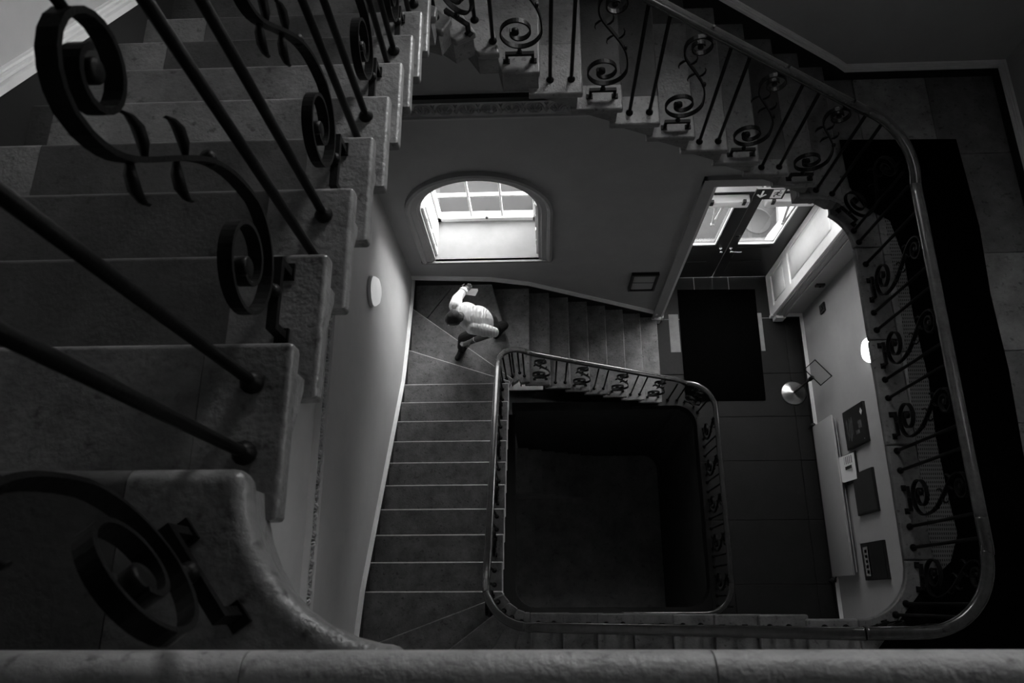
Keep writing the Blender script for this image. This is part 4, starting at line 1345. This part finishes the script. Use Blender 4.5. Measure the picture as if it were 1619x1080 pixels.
# hands: palm plus five fingers
def hand(w, h, palm_n, thumb_s, curl):
    d = (h - w).normalized()
    sd = d.cross(palm_n).normalized()
    up = sd.cross(d).normalized()
    ellipsoid(bodyM, w.lerp(h, 0.75), (sd * 0.042, up * 0.018, d * 0.055))
    bones.append((w, h, 0.03, 'skin'))
    for i, (o, ln) in enumerate(((-0.030, 0.070), (-0.010, 0.082), (0.011, 0.076), (0.030, 0.060))):
        p0 = h + sd * o
        p1 = p0 + (d * 0.92 - up * curl * 0.4).normalized() * ln * 0.55
        p2 = p1 + (d * 0.6 - up * curl).normalized() * ln * 0.45
        bone(p0, p1, 0.0095, 0.009, 'skin'); bone(p1, p2, 0.009, 0.0075, 'skin')
    t0 = w.lerp(h, 0.35) + sd * 0.034 * thumb_s
    t1 = t0 + (d * 0.6 + sd * thumb_s * 0.8).normalized() * 0.04
    t2 = t1 + (d * 0.9 - up * 0.4 * curl).normalized() * 0.03
    bone(t0, t1, 0.012, 0.010, 'skin'); bone(t1, t2, 0.010, 0.0085, 'skin')
hand(wrR, haR, V((0, 0, -1)), 1, 1.0)
hand(wrL, haL, V((0, -0.3, -1)), 1, 0.5)
# head with jaw, nose, ears, brow
ellipsoid(bodyM, headc, (hr * 0.078, hf * 0.098, hu * 0.108)); bones.append((headc - hu * 0.02, headc + hu * 0.02, 0.10, 'skin'))
ellipsoid(bodyM, headc + hf * 0.045 - hu * 0.065, (hr * 0.055, hf * 0.055, hu * 0.055))
bone(headc + hf * 0.098 + hu * 0.005, headc + hf * 0.118 - hu * 0.028, 0.009, 0.013, 'skin')
for s_ in (-1, 1):
    ellipsoid(bodyM, headc + hr * 0.080 * s_ - hf * 0.005 - hu * 0.012, (hr * 0.010, hf * 0.020, hu * 0.032))
bodyM.v = [tuple(p) for p in bodyM.v]
raw = bodyM.build('person_raw', 'shirt')
md = raw.modifiers.new('remesh', 'REMESH'); md.mode = 'VOXEL'; md.voxel_size = 0.0065; md.use_smooth_shade = True
ms = raw.modifiers.new('smooth', 'SMOOTH'); ms.factor = 0.5; ms.iterations = 3
dg = bpy.context.evaluated_depsgraph_get(); dg.update()
pme = bpy.data.meshes.new_from_object(raw.evaluated_get(dg))
bpy.data.objects.remove(raw)
pme.materials.clear()
order = ['shirt', 'trousers', 'shoe', 'skin']
for m in order: pme.materials.append(MT[m])
def seg_d(p, a, b):
    d = b - a; L2 = d.length_squared
    t = 0 if L2 == 0 else max(0, min(1, (p - a).dot(d) / L2))
    return (p - a - d * t).length
for f in pme.polygons:
    c = f.center
    best = min(bones, key=lambda q: seg_d(c, q[0], q[1]) - q[2])
    f.material_index = order.index(best[3])
    f.use_smooth = True
pe = empty('person', (-0.78, 3.27, z9), 'man in white shirt and dark trousers climbing the winding steps with papers', 'person')
link('body', pme, pe)
hm = MB()
ellipsoid(hm, headc - hf * 0.014 + hu * 0.016, (hr * 0.088, hf * 0.100, hu * 0.108), 28, 16)
hme_ = MB()
hme = hm.mesh('hair', 'hair')
bm = bmesh.new(); bm.from_mesh(hme)
dead = []
for vv in bm.verts:
    q = vv.co - headc
    if q.dot(hf) > 0.045 and q.dot(hu) < 0.055 or q.dot(hu) < -0.055:
        dead.append(vv)
    else:
        n_ = vv.co - (headc - hf * 0.01)
        vv.co += n_.normalized() * (0.006 * math.sin(40 * q.x + 17 * q.y) + 0.004 * math.sin(70 * q.z + 30 * q.y))
bmesh.ops.delete(bm, geom=dead, context='VERTS')
bm.to_mesh(hme); bm.free()
ho = link('hair', hme, pe)
sd_ = ho.modifiers.new('thick', 'SOLIDIFY'); sd_.thickness = 0.012
for s_ in (-1, 1):
    em = MB(); ellipsoid(em, headc + hf * 0.088 + hr * 0.032 * s_ + hu * 0.004, (hr * 0.012, hf * 0.009, hu * 0.008), 10, 6)
    em.build('eye', 'paper', pe)
mm = MB(); ellipsoid(mm, headc + hf * 0.096 - hu * 0.062, (hr * 0.024, hf * 0.007, hu * 0.006), 10, 6)
mm.build('mouth', 'lead', pe)
# collar, belt, rolled cuff, watch
def ring(name, c, ax, rad, h, m, parent, sx=1.0):
    ax = V(ax).normalized(); s_ = ax.orthogonal().normalized(); u = ax.cross(s_)
    pts = [V(c) + s_ * rad * math.cos(2 * math.pi * i / 20) + u * rad * sx * math.sin(2 * math.pi * i / 20) for i in range(20)]
    mb = MB()
    vs = []; fs = []
    for p in pts:
        o_ = (p - V(c)).normalized()
        vs += [p - ax * h, p + ax * h, p + ax * h + o_ * 0.007, p - ax * h + o_ * 0.007]
    for i in range(20):
        j = (i + 1) % 20
        for q in range(4):
            q2 = (q + 1) % 4
            fs.append((i * 4 + q, i * 4 + q2, j * 4 + q2, j * 4 + q))
    mb.add(vs, fs, True)
    return mb.build(name, m, parent)
ring('collar', chest.lerp(neck, 0.85), neck - chest, 0.062, 0.02, 'shirt', pe)
ring('cuff', elL.lerp(wrL, 0.12), wrL - elL, 0.052, 0.02, 'shirt', pe)
ring('cuff', wrR, wrR - elR, 0.048, 0.014, 'shirt', pe)
ring('watch', elL.lerp(wrL, 0.88), wrL - elL, 0.030, 0.008, 'chrome', pe)
# folded papers in his right hand
pp = empty('folded_papers', (-0.82, 3.66, 2.62), 'folded white papers held in the man\'s right hand', 'papers')
for k, (dz, sl) in enumerate(((0.0, 0.0), (0.012, 0.03))):
    MB().prism([(-0.90, 3.60, 2.66 + dz), (-0.79, 3.59, 2.64 + dz), (-0.75, 3.65, 2.68 + dz + sl), (-0.87, 3.665, 2.695 + dz)], (0, 0, 0.004)).build('sheet', 'paper', pp)
